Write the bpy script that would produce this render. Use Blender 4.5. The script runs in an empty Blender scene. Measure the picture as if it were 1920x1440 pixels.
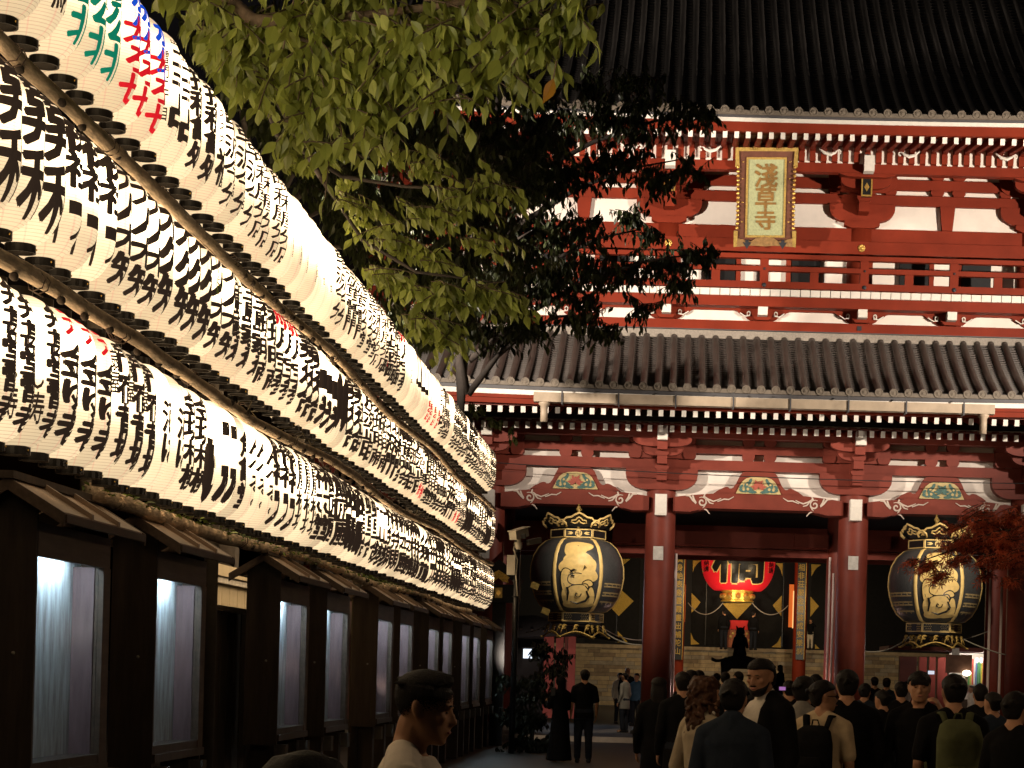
import bpy, bmesh, math, random
from mathutils import Vector, Matrix, Euler, noise
R = math.radians
rnd = random.Random(7)
sc = bpy.context.scene
C = sc.collection

# ------------------------------------------------------------------ camera, world, lights, exposure
F, PX, PY, ROLL, EYE = 3733.0, 1250.0, 1262.0, 0.028, 1.65
cd = bpy.data.cameras.new('camera'); cam = bpy.data.objects.new('camera', cd); C.objects.link(cam)
cd.sensor_width = 36; cd.lens = F / 1920 * 36
cd.shift_x = -(PX - 960) / 1920; cd.shift_y = (PY - 720) / 1920
cd.clip_start = .1; cd.clip_end = 600
cam.matrix_world = Matrix.Translation((0, 0, EYE)) @ Matrix.Rotation(R(90), 4, 'X') @ Matrix.Rotation(ROLL, 4, 'Z')
sc.camera = cam
W = bpy.data.worlds.new('World'); sc.world = W; W.use_nodes = True
nt = W.node_tree; bg = nt.nodes['Background']
sky = nt.nodes.new('ShaderNodeTexSky'); sky.sky_type = 'NISHITA'; sky.sun_disc = False
sky.sun_elevation = R(-3); sky.sun_rotation = R(200)
nt.links.new(sky.outputs[0], bg.inputs[0]); bg.inputs[1].default_value = .06
vs = sc.view_settings; vs.view_transform = 'Standard'; vs.look = 'None'; vs.exposure = 0; vs.gamma = 1; vs.use_curve_mapping = False
sc.cycles.use_denoising = True; sc.cycles.max_bounces = 5; sc.cycles.diffuse_bounces = 3; sc.cycles.glossy_bounces = 2
sc.cycles.transmission_bounces = 3; sc.cycles.transparent_max_bounces = 6; sc.cycles.sample_clamp_indirect = 3
sc.cycles.caustics_reflective = False; sc.cycles.caustics_refractive = False

def spot(name, pos, aim, watt, col, cone=70, blend=.8, rad=.15):
    l = bpy.data.lights.new(name, 'SPOT'); l.energy = watt; l.color = col; l.spot_size = R(cone); l.spot_blend = blend; l.shadow_soft_size = rad
    o = bpy.data.objects.new(name, l); C.objects.link(o); o.location = pos
    o.rotation_euler = (Vector(aim) - Vector(pos)).to_track_quat('-Z', 'Y').to_euler(); return o
def point(name, pos, watt, col, rad=.1):
    l = bpy.data.lights.new(name, 'POINT'); l.energy = watt; l.color = col; l.shadow_soft_size = rad
    o = bpy.data.objects.new(name, l); C.objects.link(o); o.location = pos; return o
WARM = (1, .87, .73)
spot('gate_floodlight', (-10.5, 36, 8.8), (2.0, 50, 12.6), 18500, WARM, 62, 1)
spot('gate_floodlight', (15.2, 36, 8.8), (2.4, 50, 12.6), 18500, WARM, 62, 1)
spot('gate_floodlight', (-3.6, 41.9, 1.6), (1.2, 50, 7.0), 760, WARM, 66, 1)
spot('gate_floodlight', (8.6, 41.9, 1.6), (3.2, 50, 7.0), 760, WARM, 66, 1)
spot('roof_lamp', (-13, 40, 17.5), (5, 50, 17.5), 1700, WARM, 50, 1, .3)
spot('lantern_spotlight', (-1.0, 45.2, 6.9), (-1.95, 49.2, 3.6), 800, (1, .86, .62), 42, .7, .05)
spot('lantern_spotlight', (7.6, 45.2, 6.9), (6.75, 49.2, 3.6), 900, (1, .86, .62), 42, .7, .05)
point('hall_lamp', (1.2, 88, 5.5), 400, (1, .72, .38), .3)
point('hall_lamp', (6.2, 88, 5.2), 250, (1, .72, .38), .3)
spot('hall_floodlight', (-4.5, 74, 3.2), (-2.0, 95, 2.0), 900, (1, .85, .62), 60, 1)
spot('hall_floodlight', (7.0, 76, 3.6), (5.0, 95, 1.4), 1000, (1, .85, .62), 70, 1)
spot('hall_lantern_spotlight', (3.4, 89, 3.5), (3.42, 95, 7.2), 500, (1, .8, .55), 60, .8)
point('gate_passage_lamp', (.85, 52.4, 1.1), 45, (1, .62, .5), .1)
point('gate_passage_lamp', (3.5, 52.9, 1.6), 22, (1, .62, .5), .1)
point('gate_passage_lamp', (2.16, 55, 6.3), 60, (1, .8, .7), .1)
point('lane_fill', (4.6, 8.4, 4.2), 150, (1, .72, .45), .25)  # unseen fill light added to brighten boughs, rails and maple
point('lane_fill', (6.2, 19, 4.6), 120, (1, .72, .45), .25)  # second unseen fill light, added farther along the lane
spot('leaf_fill_spot', (-2.7, 5.5, 3.0), (-1.3, 11, 5.4), 300, (1, .86, .6), 70, .8, .3)  # unseen spot added to brighten the near cherry leaves
spot('leaf_fill_spot', (-2.9, 12.5, 4.6), (-2.0, 16.5, 6.0), 55, (1, .86, .6), 80, .8, .3)  # unseen spot added for the leaves farther back
spot('court_lamp', (-6.5, 64, 4.2), (-1.3, 56, 0), 520, (.72, .84, 1), 58, .7, .2)
spot('side_board_fill', (-3.4, 57.5, 1.0), (-3.9, 64, 1.4), 330, (1, .75, .65), 44, .6, .1)  # unseen spot added to brighten the red boards
spot('step_lamp', (-2.4, 43.6, 1.3), (-1.9, 46.3, .05), 70, (1, .8, .6), 62, .6, .05)
point('stall_lamp', (9.6, 60.9, 2.6), 500, (1, .93, .85), .1)

def at(x, y, Y):
    """pixel of the photo (1920 wide) at depth Y -> world point"""
    c, s = math.cos(ROLL), math.sin(ROLL)
    u, v = c * (x - PX) + s * (y - PY), -s * (x - PX) + c * (y - PY)
    return Vector((u * Y / F, Y, EYE - v * Y / F))
def px(p):
    c, s = math.cos(ROLL), math.sin(ROLL)
    u, v = p[0] * F / p[1], (EYE - p[2]) * F / p[1]
    return PX + c * u - s * v, PY + s * u + c * v

TS = bpy.data.scenes.new('workshop')     # small side scene: modifiers and characters are evaluated there
def TMP_EVAL(o):
    TS.collection.objects.link(o); vl = TS.view_layers[0]; vl.update(); dg = vl.depsgraph
    me = bpy.data.meshes.new_from_object(o.evaluated_get(dg)); bpy.data.objects.remove(o); return me
# ------------------------------------------------------------------ mesh helpers
OFF = {}
class MB:
    def __init__(s): s.v = []; s.f = []; s.m = []; s.mi = 0; s.sm = []; s.smooth = False
    def add(s, vs, fs):
        n = len(s.v); s.v += [tuple(p) for p in vs]
        for f in fs: s.f.append(tuple(i + n for i in f)); s.m.append(s.mi); s.sm.append(s.smooth)
        return s
    def box(s, c, d, rot=None):
        x, y, z = d[0] / 2, d[1] / 2, d[2] / 2
        P = [Vector(p) for p in ((-x,-y,-z),(x,-y,-z),(x,y,-z),(-x,y,-z),(-x,-y,z),(x,-y,z),(x,y,z),(-x,y,z))]
        if rot: M_ = Euler(rot).to_matrix(); P = [M_ @ p for p in P]
        P = [p + Vector(c) for p in P]
        return s.add(P, [(0,3,2,1),(4,5,6,7),(0,1,5,4),(1,2,6,5),(2,3,7,6),(3,0,4,7)])
    def b2(s, x0, x1, y0, y1, z0, z1): return s.box(((x0+x1)/2,(y0+y1)/2,(z0+z1)/2), (x1-x0,y1-y0,z1-z0))
    def prism(s, pts, y0, y1):
        """outline (x, z), extruded from y0 (front) to y1"""
        a = sum(p[0]*q[1]-q[0]*p[1] for p, q in zip(pts, pts[1:]+pts[:1]))
        if a < 0: pts = pts[::-1]
        n = len(pts)
        return s.add([(x,y0,z) for x,z in pts]+[(x,y1,z) for x,z in pts],
              [tuple(range(n)), tuple(range(2*n-1,n-1,-1))]+[(i,i+n,(i+1)%n+n,(i+1)%n) for i in range(n)])
    def tube(s, path, r, seg=8, cap=True, flat=1.0):
        path = [Vector(p) for p in path]; n = len(path)
        rs = r if isinstance(r, (list, tuple)) else [r]*n
        up = Vector((0,0,1)); V = []
        for i, p in enumerate(path):
            t = (path[min(i+1,n-1)] - path[max(i-1,0)]).normalized()
            a = t.cross(up)
            if a.length < .05: a = t.cross(Vector((1,0,0)))
            a.normalize(); b = a.cross(t)
            for k in range(seg):
                an = 2*math.pi*k/seg; V.append(p + a*math.cos(an)*rs[i] + b*math.sin(an)*rs[i]*flat)
        fs = [(i*seg+k, i*seg+(k+1)%seg, (i+1)*seg+(k+1)%seg, (i+1)*seg+k) for i in range(n-1) for k in range(seg)]
        if cap: fs += [tuple(range(seg-1,-1,-1)), tuple(range((n-1)*seg, n*seg))]
        return s.add(V, fs)
    def lathe(s, prof, seg=20, c=(0,0,0), a0=0, a1=2*math.pi, sx=1, sy=1):
        full = abs(a1-a0-2*math.pi) < 1e-6; m = seg if full else seg+1; V = []
        for r, z in prof:
            for k in range(m):
                a = a0+(a1-a0)*k/seg; V.append((c[0]+r*math.cos(a)*sx, c[1]+r*math.sin(a)*sy, c[2]+z))
        fs = []
        for i in range(len(prof)-1):
            for k in range(seg):
                k2 = (k+1) % m; fs.append((i*m+k, i*m+k2, (i+1)*m+k2, (i+1)*m+k))
        return s.add(V, fs)
    def ball(s, c, r, seg=12, rings=8, rot=None):
        r = (r,r,r) if not isinstance(r,(tuple,list)) else r; V = []
        for i in range(rings+1):
            ph = math.pi*i/rings - math.pi/2
            for k in range(seg):
                a = 2*math.pi*k/seg
                p = Vector((r[0]*math.cos(ph)*math.cos(a), r[1]*math.cos(ph)*math.sin(a), r[2]*math.sin(ph)))
                if rot: p = Euler(rot).to_matrix() @ p
                V.append(p+Vector(c))
        fs = [(i*seg+k, i*seg+(k+1)%seg, (i+1)*seg+(k+1)%seg, (i+1)*seg+k) for i in range(rings) for k in range(seg)]
        return s.add(V, fs)
    def cone(s, p0, p1, r0, r1, seg=12):
        """capsule with two radii"""
        p0, p1 = Vector(p0), Vector(p1); t = (p1-p0); L = t.length; t.normalize() if L > 1e-6 else None
        path = [p0-t*r0*.95, p0-t*r0*.7, p0-t*r0*.3, p0, p0*.5+p1*.5, p1, p1+t*r1*.3, p1+t*r1*.7, p1+t*r1*.95]
        rs = [r0*.25, r0*.72, r0*.95, r0, (r0+r1)/2, r1, r1*.95, r1*.72, r1*.25]
        return s.tube(path, rs, seg)
    def loft(s, rings, seg=20, pw=1.0):
        """rings: (z, yfront, yback, halfwidth[, cx])"""
        V = []
        for q in rings:
            z, f, b, w = q[:4]; cx = q[4] if len(q) > 4 else 0; cy = (f+b)/2; ry = (f-b)/2
            for k in range(seg):
                a = 2*math.pi*k/seg; ca, sa = math.cos(a), math.sin(a)
                V.append((cx+w*math.copysign(abs(ca)**pw, ca), cy+ry*math.copysign(abs(sa)**pw, sa), z))
        n = len(rings)
        fs = [(i*seg+k, i*seg+(k+1)%seg, (i+1)*seg+(k+1)%seg, (i+1)*seg+k) for i in range(n-1) for k in range(seg)]
        fs += [tuple(range(seg-1,-1,-1)), tuple(range((n-1)*seg, n*seg))]
        return s.add(V, fs)
    def mesh(s, name, mats, off=(0,0,0)):
        me = bpy.data.meshes.new(name)
        me.from_pydata([(a-off[0], b-off[1], c-off[2]) for a,b,c in s.v], [], s.f)
        for m in (mats if isinstance(mats,(list,tuple)) else [mats]): me.materials.append(m)
        me.polygons.foreach_set('material_index', s.m); me.polygons.foreach_set('use_smooth', s.sm); me.update()
        return me
    def build(s, name, mats, parent=None, **tags):
        off = OFF.get(parent.name, (0,0,0)) if parent else (0,0,0)
        return link(name, s.mesh(name, mats, off), parent, keep=off, **tags)
def link(name, me, parent=None, loc=None, rot=None, keep=None, **tags):
    """loc is a world point when the parent has an offset on record"""
    o = bpy.data.objects.new(name, me); C.objects.link(o)
    off = OFF.get(parent.name, (0,0,0)) if parent else (0,0,0)
    if parent: o.parent = parent
    if loc is not None: o.location = Vector(loc)-Vector(off); OFF[o.name] = tuple(loc)
    elif keep is not None: OFF[o.name] = keep
    if rot: o.rotation_euler = rot
    for k, v in tags.items(): o[k] = v
    return o
def thing(name, label, cat, loc=(0,0,0), rz=0, group=None, track=True):
    o = bpy.data.objects.new(name, None); C.objects.link(o); o.location = loc; o.rotation_euler = (0,0,rz)
    o.empty_display_size = .2
    o['label'] = label; o['category'] = cat
    if group: o['group'] = group
    OFF[o.name] = tuple(loc) if track else (0,0,0)
    return o
def tag(o, label, cat, group=None):
    o['label'] = label; o['category'] = cat
    if group: o['group'] = group
    return o
def ordinal(n): return '%d%s' % (n, 'th' if 10 <= n % 100 <= 20 else {1:'st',2:'nd',3:'rd'}.get(n % 10, 'th'))

# ------------------------------------------------------------------ materials
def nodes(name):
    m = bpy.data.materials.new(name); m.use_nodes = True; t = m.node_tree
    return m, t, t.nodes['Principled BSDF'], t.links.new
def M(name, col, rough=.6, var=.18, scale=6, bump=0, metal=0, stretch=(1,1,1), spec=.4, var2=None):
    m, t, b, L = nodes(name)
    tc = t.nodes.new('ShaderNodeTexCoord'); mp = t.nodes.new('ShaderNodeMapping'); mp.inputs['Scale'].default_value = stretch
    L(tc.outputs['Object'], mp.inputs['Vector'])
    n = t.nodes.new('ShaderNodeTexNoise'); n.inputs['Scale'].default_value = scale; n.inputs['Detail'].default_value = 6; n.inputs['Roughness'].default_value = .65
    L(mp.outputs[0], n.inputs['Vector'])
    r = t.nodes.new('ShaderNodeValToRGB'); r.color_ramp.elements[0].position = .3; r.color_ramp.elements[1].position = .72
    r.color_ramp.elements[0].color = (*[c*(1-var) for c in (var2 or col)], 1); r.color_ramp.elements[1].color = (*[min(1,c*(1+var)) for c in col], 1)
    L(n.outputs[0], r.inputs[0]); L(r.outputs[0], b.inputs['Base Color'])
    b.inputs['Roughness'].default_value = rough; b.inputs['Metallic'].default_value = metal
    b.inputs['Specular IOR Level'].default_value = spec
    if bump:
        bp = t.nodes.new('ShaderNodeBump'); bp.inputs['Strength'].default_value = bump; bp.inputs['Distance'].default_value = .02
        L(n.outputs[0], bp.inputs['Height']); L(bp.outputs[0], b.inputs['Normal'])
    return m
def EM(name, col, strength):
    m, t, b, L = nodes(name); b.inputs['Base Color'].default_value = (*[c*.5 for c in col],1)
    b.inputs['Emission Color'].default_value = (*col,1); b.inputs['Emission Strength'].default_value = strength; return m
def leafmat(name, col, var, trans=.35, rough=.5):
    m, t, b, L = nodes(name)
    oi = t.nodes.new('ShaderNodeNewGeometry'); r = t.nodes.new('ShaderNodeValToRGB')
    r.color_ramp.elements[0].color = (*[c*(1-var) for c in col],1); r.color_ramp.elements[1].color = (*[c*(1+var) for c in col],1)
    L(oi.outputs['Random Per Island'], r.inputs[0]); L(r.outputs[0], b.inputs['Base Color']); b.inputs['Roughness'].default_value = rough
    tr = t.nodes.new('ShaderNodeBsdfTranslucent'); mx = t.nodes.new('ShaderNodeMixShader'); mx.inputs[0].default_value = trans
    L(r.outputs[0], tr.inputs[0]); L(b.outputs[0], mx.inputs[1]); L(tr.outputs[0], mx.inputs[2])
    L(mx.outputs[0], t.nodes['Material Output'].inputs[0]); return m

RED = M('vermilion_paint', (.185,.024,.0095), .6, .18, 1.2, .05, spec=.12)
RED2 = M('weathered_vermilion', (.185,.036,.022), .5, .2, 1.4, .06, spec=.22)
WHITE = M('white_plaster', (.74,.66,.58), .75, .07, 2.5, .04)
WPAINT = M('white_paint', (.72,.66,.58), .6, .08, 9)
TILE = M('fired_clay_tile', (.06,.046,.038), .5, .25, 5, .15)
TILED = M('dark_roof_tile', (.06,.052,.046), .5, .25, 5, .12)
DISC = M('eave_tile_clay', (.15,.12,.09), .6, .25, 14, .2)
STONE = M('pale_ashlar', (.4,.31,.2), .8, .3, 3, .2)
STONED = M('dark_granite', (.12,.105,.09), .75, .25, 6, .1)
PAVE = M('stone_paving', (.032,.028,.025), .55, .3, 1.2, .1)
GUTTER = M('weathered_copper_gutter', (.4,.31,.22), .5, .18, 3)
BLACK = M('black_lacquer', (.012,.011,.011), .35, .3, 10)
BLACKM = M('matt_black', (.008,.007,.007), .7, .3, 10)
GOLD = M('gilded_metal', (.75,.47,.12), .35, .25, 12, .1, metal=.75)
GOLDP = M('gold_leaf_paint', (.72,.5,.19), .45, .16, 7)
GOLDB = M('aged_gilding', (.42,.27,.07), .45, .35, 20, .2, metal=.4)
DWOOD = M('dark_stained_timber', (.05,.034,.024), .55, .35, 3, .1, stretch=(6,6,.6))
DWOOD2 = M('brown_timber_board', (.085,.055,.038), .6, .35, 4, .1, stretch=(6,.6,6))
BARK = M('rough_log_bark', (.46,.35,.24), .85, .55, 9, .8, stretch=(3,.7,3))
METALR = M('copper_roof_sheet', (.25,.175,.12), .42, .18, 4, .05)
STEEL = M('grey_painted_steel', (.28,.25,.2), .45, .15, 9)
WIRE = M('black_cable', (.01,.01,.01), .6, .1, 9)
GREY = M('dirty_white_paper', (.55,.51,.46), .8, .2, 12)
# ------------------------------------------------------------------ ground
MB().b2(-70, 70, -15, 260, -.5, 0).build('ground', PAVE, kind='structure')
sl = MB()
pv = thing('stone_platform', 'low dark granite platform the red gate stands on', 'platform', (2.16, 52, 0))
pv['kind'] = 'structure'; del pv['category']
MB().b2(-9.5, 13.8, 46.4, 60, 0, .11).build('platform_slab', STONED, pv)
MB().b2(-9.5, 13.8, 46.22, 46.396, 0, .125).build('platform_step', M('pale_step_stone', (.45,.38,.31), .6, .2, 4, .1), pv)  # step stone paler than the slab

# ------------------------------------------------------------------ gate
GX, GY = 2.16, 50.0
gate = thing('temple_gate', 'two storey vermilion temple gate with white panels and tiled roofs', 'gate', (GX, GY, 0))
COLX = [-8.84, -4.55, -.26, 4.58, 8.87]
BAYS = [(-8.84,-4.55), (-4.55,-.26), (-.26,4.58), (4.58,8.87), (8.87,11.2)]
XL, XR = -7.6, 11.6
def gp(x0, x1, y0, y1, z0, z1, name, mat=RED, parent=gate): return MB().b2(x0,x1,y0,y1,z0,z1).build(name, mat, parent)
def masu(mb, x, z0, z1, a, y0, y1):
    h = z1-z0; mb.prism([(x-a,z1),(x+a,z1),(x+a,z0+h*.45),(x+a*.72,z0),(x-a*.72,z0),(x-a,z0+h*.45)], y0, y1); return mb
def arm(mb, x, z0, z1, ht, hb, y0, y1):
    P = []; N = 6
    for i in range(N+1):
        t = i/N*math.pi/2; P.append((hb+(ht-hb)*math.sin(t), z0+(z1-z0)*.72*(1-math.cos(t))))
    P.append((ht, z1)); mb.prism([(x+a,z) for a,z in P]+[(x-a,z) for a,z in P[::-1]], y0, y1); return mb

# --- columns
bm_ = MB(); bm_.smooth = True
bm_.lathe([(.0,0),(.375,0),(.38,2),(.38,4),(.372,5.7),(.36,7.3),(0,7.3)], 28); colmesh = bm_.mesh('column', RED2)
base_ = MB(); base_.smooth=True; base_.lathe([(.62,0),(.62,.06),(.5,.16),(.42,.2),(0,.2)], 24); basemesh = base_.mesh('column_base', STONED)
for i, x in enumerate(COLX):
    for y in (50, 53.4):
        if x == -8.84 and y > 51: continue
        c = link('column', colmesh, gate, (x, y, .11)); link('column_base', basemesh, c, (x, y, .11))
# --- lower wall backing and beams
gp(XL, XR, 49.92, 50.05, 5.9, 7.95, 'plaster_wall', WHITE)
for z0, z1, yf in ((7.158,7.366,49.70),(6.744,6.992,49.68)):
    gp(XL, XR, yf, 49.919, z0, z1, 'tie_beam', RED2)
gp(XL, XR, 48.72, 48.98, 7.43, 7.565, 'eave_purlin', RED2)
gp(XL, XR, 49.66, 49.91, 7.516, 7.62, 'tie_beam', RED2)
PALE = M('pale_scroll_paint', (.55,.44,.36), .6, .1, 8)
YEL = M('cream_panel_paint', (.5,.38,.17), .6, .2, 9); TEAL = M('teal_paint', (.06,.13,.11), .6, .3, 12); PINK = M('lotus_red_paint', (.36,.08,.05), .6, .2, 9)
ARMC = M('bay_red', (.3,.05,.028), .5, .12, 2)  # plain red paint, not assigned to any part
def ribbon(mb, pts, w, y):
    n = len(pts)
    for i in range(n-1):
        a, b = Vector(pts[i]), Vector(pts[i+1]); t = (b-a); L = t.length
        if L < 1e-6: continue
        t /= L; nn = Vector((-t.y, t.x))
        wa = w*(.35+.65*math.sin(math.pi*min(1,(i+.5)/n*1.0)**.7)); wb = w*(.35+.65*math.sin(math.pi*min(1,(i+1.5)/n)**.7))
        a2 = a - t*w*.25; b2 = b + t*w*.25
        P = [a2+nn*wa/2, a2-nn*wa/2, b2-nn*wb/2, b2+nn*wb/2]
        mb.prism([(p.x,p.y) for p in P], y-.0004*(i%5), y+.02)
def scroll(mb, x, z, sgn, s, y):
    """karakusa swirl at the end of a rainbow beam; sgn = direction the tendril runs"""
    sp = []
    for i in range(22):
        t = i/21; a = math.pi*(2.6*t)+.2; r = .03+.135*t
        sp.append((x+sgn*s*(r*math.cos(a)), z+s*r*math.sin(a)))
    ribbon(mb, sp, .05*s, y)
    ex, ez = sp[-1]
    ribbon(mb, [(x-sgn*s*(-.14), z-s*.02),(x-sgn*s*(-.04), z-s*.2),(x+sgn*s*.16, z-s*.26),(x+sgn*s*.24, z-s*.36)], .045*s, y-.003)
    ribbon(mb, [(x-sgn*s*.52, z+s*.2),(x-sgn*s*.4, z+s*.19),(x-sgn*s*.3, z+s*.05),(x-sgn*s*.2,z-s*.05)], .06*s, y-.003)
    ribbon(mb, [(x-sgn*s*.3, z+s*.19),(x-sgn*s*.26, z+s*.08),(x-sgn*s*.19, z-s*.02)], .06*s, y-.006)
    ribbon(mb, [(x+sgn*s*.08, z+s*.17),(x+sgn*s*.2, z+s*.09),(x+sgn*s*.36, z+s*.03),(x+sgn*s*.5, z+s*.08),(x+sgn*s*.6,z+s*.13)], .045*s, y-.006)
    ribbon(mb, [(x+sgn*s*.5, z+s*.03),(x+sgn*s*.7, z+s*.11),(x+sgn*s*.85, z+s*.1),(x+sgn*s*1.0, z+s*.19)], .04*s, y-.009)
    ribbon(mb, [(x+sgn*s*.14, z+s*.11),(x+sgn*s*.25, z-s*.02),(x+sgn*s*.36, z-s*.05)], .045*s, y-.009)
    ribbon(mb, [(x+sgn*s*.05, z+s*.15),(x+sgn*s*.08, z+s*.24)], .06*s, y-.003)
def flower(part, x, z, kind):
    pe, le = (PINK, TEAL) if kind else (TEAL, PINK)
    b = MB()
    b.prism([(x+dx*.00403, z+dz*.00403) for dx,dz in ((-140,6),(-118,52),(-100,82),(-78,100),(-50,108),(0,112),(50,108),(78,100),(100,82),(118,52),(140,6))], 49.60, 49.64); b.build('painted_panel', YEL, part)
    g = MB()
    for sx in (-1,1):
        for (a,c,r1,r2,ro) in ((60,35,34,14,.5),(95,25,28,12,.2),(70,65,26,12,-.7),(40,18,30,10,.1),(108,48,16,9,-.9),(52,84,18,9,-1.2)):
            m2 = [(x+sx*(a+r1*math.cos(t)*math.cos(ro)-r2*math.sin(t)*math.sin(ro))*.00403, z+(c+r1*math.cos(t)*math.sin(ro)+r2*math.sin(t)*math.cos(ro))*.00403) for t in [k*math.pi/4 for k in range(8)]]
            g.prism(m2, 49.585-.001*(a%7), 49.60)
    g.build('carved_leaf_scroll', TEAL, part)
    yl = MB()
    for sx in (-1,1):
        for (a,c,r) in ((66,34,9),(92,30,8),(72,62,7)):
            yl.prism([(x+sx*a*.00403+r*.00403*math.cos(k*math.pi/4), z+(c+r*math.sin(k*math.pi/4))*.00403) for k in range(8)], 49.575, 49.584)
    yl.build('carved_curl', YEL, part)
    p = MB()
    for k in range(9):
        a = math.pi*(k/8*1.3-.15); r1 = 30 + 10*(k%2)
        cx, cz = x+.00403*r1*.62*math.cos(a), z+.00403*(48+r1*.62*math.sin(a))
        pts = [(cx+.00403*(r1*.62*math.cos(t)*math.cos(a)-8*math.sin(t)*math.sin(a)), cz+.00403*(r1*.62*math.cos(t)*math.sin(a)+8*math.sin(t)*math.cos(a))) for t in [j*math.pi/3 for j in range(6)]]
        p.prism(pts, 49.565-.0013*k, 49.58)
    p.build('carved_lotus', pe, part)
KAE = [(0,143),(85,143),(100,139),(115,122),(128,95),(140,68),(155,45),(168,37),(180,38),(187,45),(200,46),(215,42),(232,33),(250,24),(280,2)]
for bi, (xa, xb) in enumerate(BAYS):
    xc = (xa+xb)/2 if bi < 4 else 11.0; hw = (xb-xa)/2 if bi < 4 else 2.1
    # rainbow beam with a hollowed underside
    a0, a1 = xa+.3, (xb-.3 if bi < 4 else XR)
    P = [(a0,5.69),(a0+.42,5.68),(a0+.62,5.73),(a0+.85,5.775),(a1-.85,5.775),(a1-.62,5.73),(a1-.42,5.68),(a1,5.69),(a1,6.04),(a1-.45,6.10),(a1-.95,6.145),(a0+.95,6.145),(a0+.45,6.10),(a0,6.04)]
    rb = MB().prism(P, 49.55, 50.25).build('rainbow_beam', RED2, gate)
    MB().prism([(a0+.62,5.70),(a0+.8,5.815),(a1-.8,5.815),(a1-.62,5.70),(a1-.85,5.78),(a0+.85,5.78)], 49.52, 49.549).build('beam_moulding', RED2, rb)
    sw = MB(); scroll(sw, a0+.72, 5.93, 1, .78, 49.53); sw.build('painted_scroll', PALE, rb)
    sw = MB(); scroll(sw, a1-.72, 5.93, -1, .78, 49.53); sw.build('painted_scroll', PALE, rb)
    kb = MB().prism([(xc+d*.00403, 6.146+z*.00403) for d,z in KAE]+[(xc-d*.00403, 6.146+z*.00403) for d,z in KAE[:0:-1]], 49.645, 49.915).build('frog_leg_strut', RED2, gate)
    flower(kb, xc, 6.15, bi != 3)
    for z0, z1 in ((7.366,7.516),(6.992,7.158)):
        for dx in (-.27,.27):
            m_ = MB(); masu(m_, xc+dx, z0, z1, .155, 49.67, 49.918); m_.build('bearing_block', RED2, gate)
# --- bracket clusters over the columns
def cluster(x):
    b = thing('bracket_cluster', '', '', (x, 49.5, 6.1)); del b['label']; del b['category']; b.parent = gate; b.location = Vector((x,49.5,6.1))-Vector((GX,GY,0))
    OFF[b.name] = (x,49.5,6.1)
    m = MB(); arm(m, x, 6.22, 6.742, .9, .42, 49.60, 49.915); m.build('bracket_arm', RED2, b)
    m = MB(); arm(m, x, 7.0, 7.36, .84, .55, 49.58, 49.66); m.build('bracket_arm', RED2, b)
    for z0,z1 in ((6.992,7.158),(7.366,7.516)):
        for dx in (-.68,-.0,.68):
            m = MB(); masu(m, x+dx, z0, z1, .16, 49.54, 49.918); m.build('bearing_block', RED2, b)
    # arms stepping forward
    for k,(z0,z1,y0) in enumerate(((6.42,6.66,49.2),(6.80,7.0,48.95),(7.12,7.32,48.66))):
        m = MB().b2(x-.125, x+.125, y0, 49.62, z0, z1); m.build('projecting_arm', RED2, b)
        m = MB(); masu(m, x, z1, z1+.13, .17, y0-.04, y0+.3); m.build('bearing_block', RED2, b)
    m = MB(); arm(m, x, 7.0, 7.27, .52, .2, 48.97, 49.16); m.build('bracket_arm', RED2, b)
    m = MB(); arm(m, x, 7.2, 7.43, .72, .3, 48.74, 48.94); m.build('bracket_arm', RED2, b)
    for dx in (-.45,.45):
        m = MB(); masu(m, x+dx, 7.27, 7.42, .15, 48.96, 49.18); m.build('bearing_block', RED2, b)
    # white painted noses
    for z0,z1,w,y0,y1 in ((5.56,6.08,.145,49.3,49.66),(7.33,7.67,.125,48.42,48.72)):
        m = MB().b2(x-w, x+w, y0, y1, z0, z1)
        n = 3
        for k in range(n): m.prism([(x-w*.98,z0+(z1-z0)*(.1+.27*k)),(x,z0+(z1-z0)*(.04+.27*k)),(x+w*.98,z0+(z1-z0)*(.1+.27*k)),(x+w*.98,z0+(z1-z0)*(.13+.27*k)),(x,z0+(z1-z0)*(.08+.27*k)),(x-w*.98,z0+(z1-z0)*(.13+.27*k))], y0-.012, y0)
        m.build('white_beam_nose', WPAINT, b)
for x in COLX[1:]: cluster(x)
# paper notices stuck to the columns
for x, z in ((-.295, 4.63), (4.565, 4.52), (-4.62, 4.55)):
    o = MB().b2(x-.125, x+.125, 49.55, 49.56, z-.17, z+.17).build('paper_notice', GREY); tag(o, 'small blank white notice on the %s red gate column' % {-.295:'middle', 4.565:'right hand', -4.62:'leftmost'}[x], 'notice')
# --- inner beams behind the front columns
for xa, xb in BAYS[:4]:
    gp(xa+.3, xb-.3, 53.2, 53.6, 5.05, 5.47, 'inner_beam', RED2); gp(xa+.3, xb-.3, 53.25, 53.55, 4.83, 5.02, 'inner_lintel', RED2)
    for dx in (.9, -.9):
        q = (xa+.38 if dx > 0 else xb-.38)
        MB().b2(min(q,q+dx), max(q,q+dx), 52.9, 53.19, 5.08, 5.44).build('beam_end', RED2, gate)
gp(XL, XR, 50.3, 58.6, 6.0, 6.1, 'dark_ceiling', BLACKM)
gp(-9.2, -8.9, 50, 58, 0.11, 6, 'side_wall', RED2); gp(XR, XR+.2, 50, 58, .11, 6, 'side_wall', RED2)
gp(XL, XR, 58.3, 58.5, 5.0, 6.0, 'rear_lintel', RED2)
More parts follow.
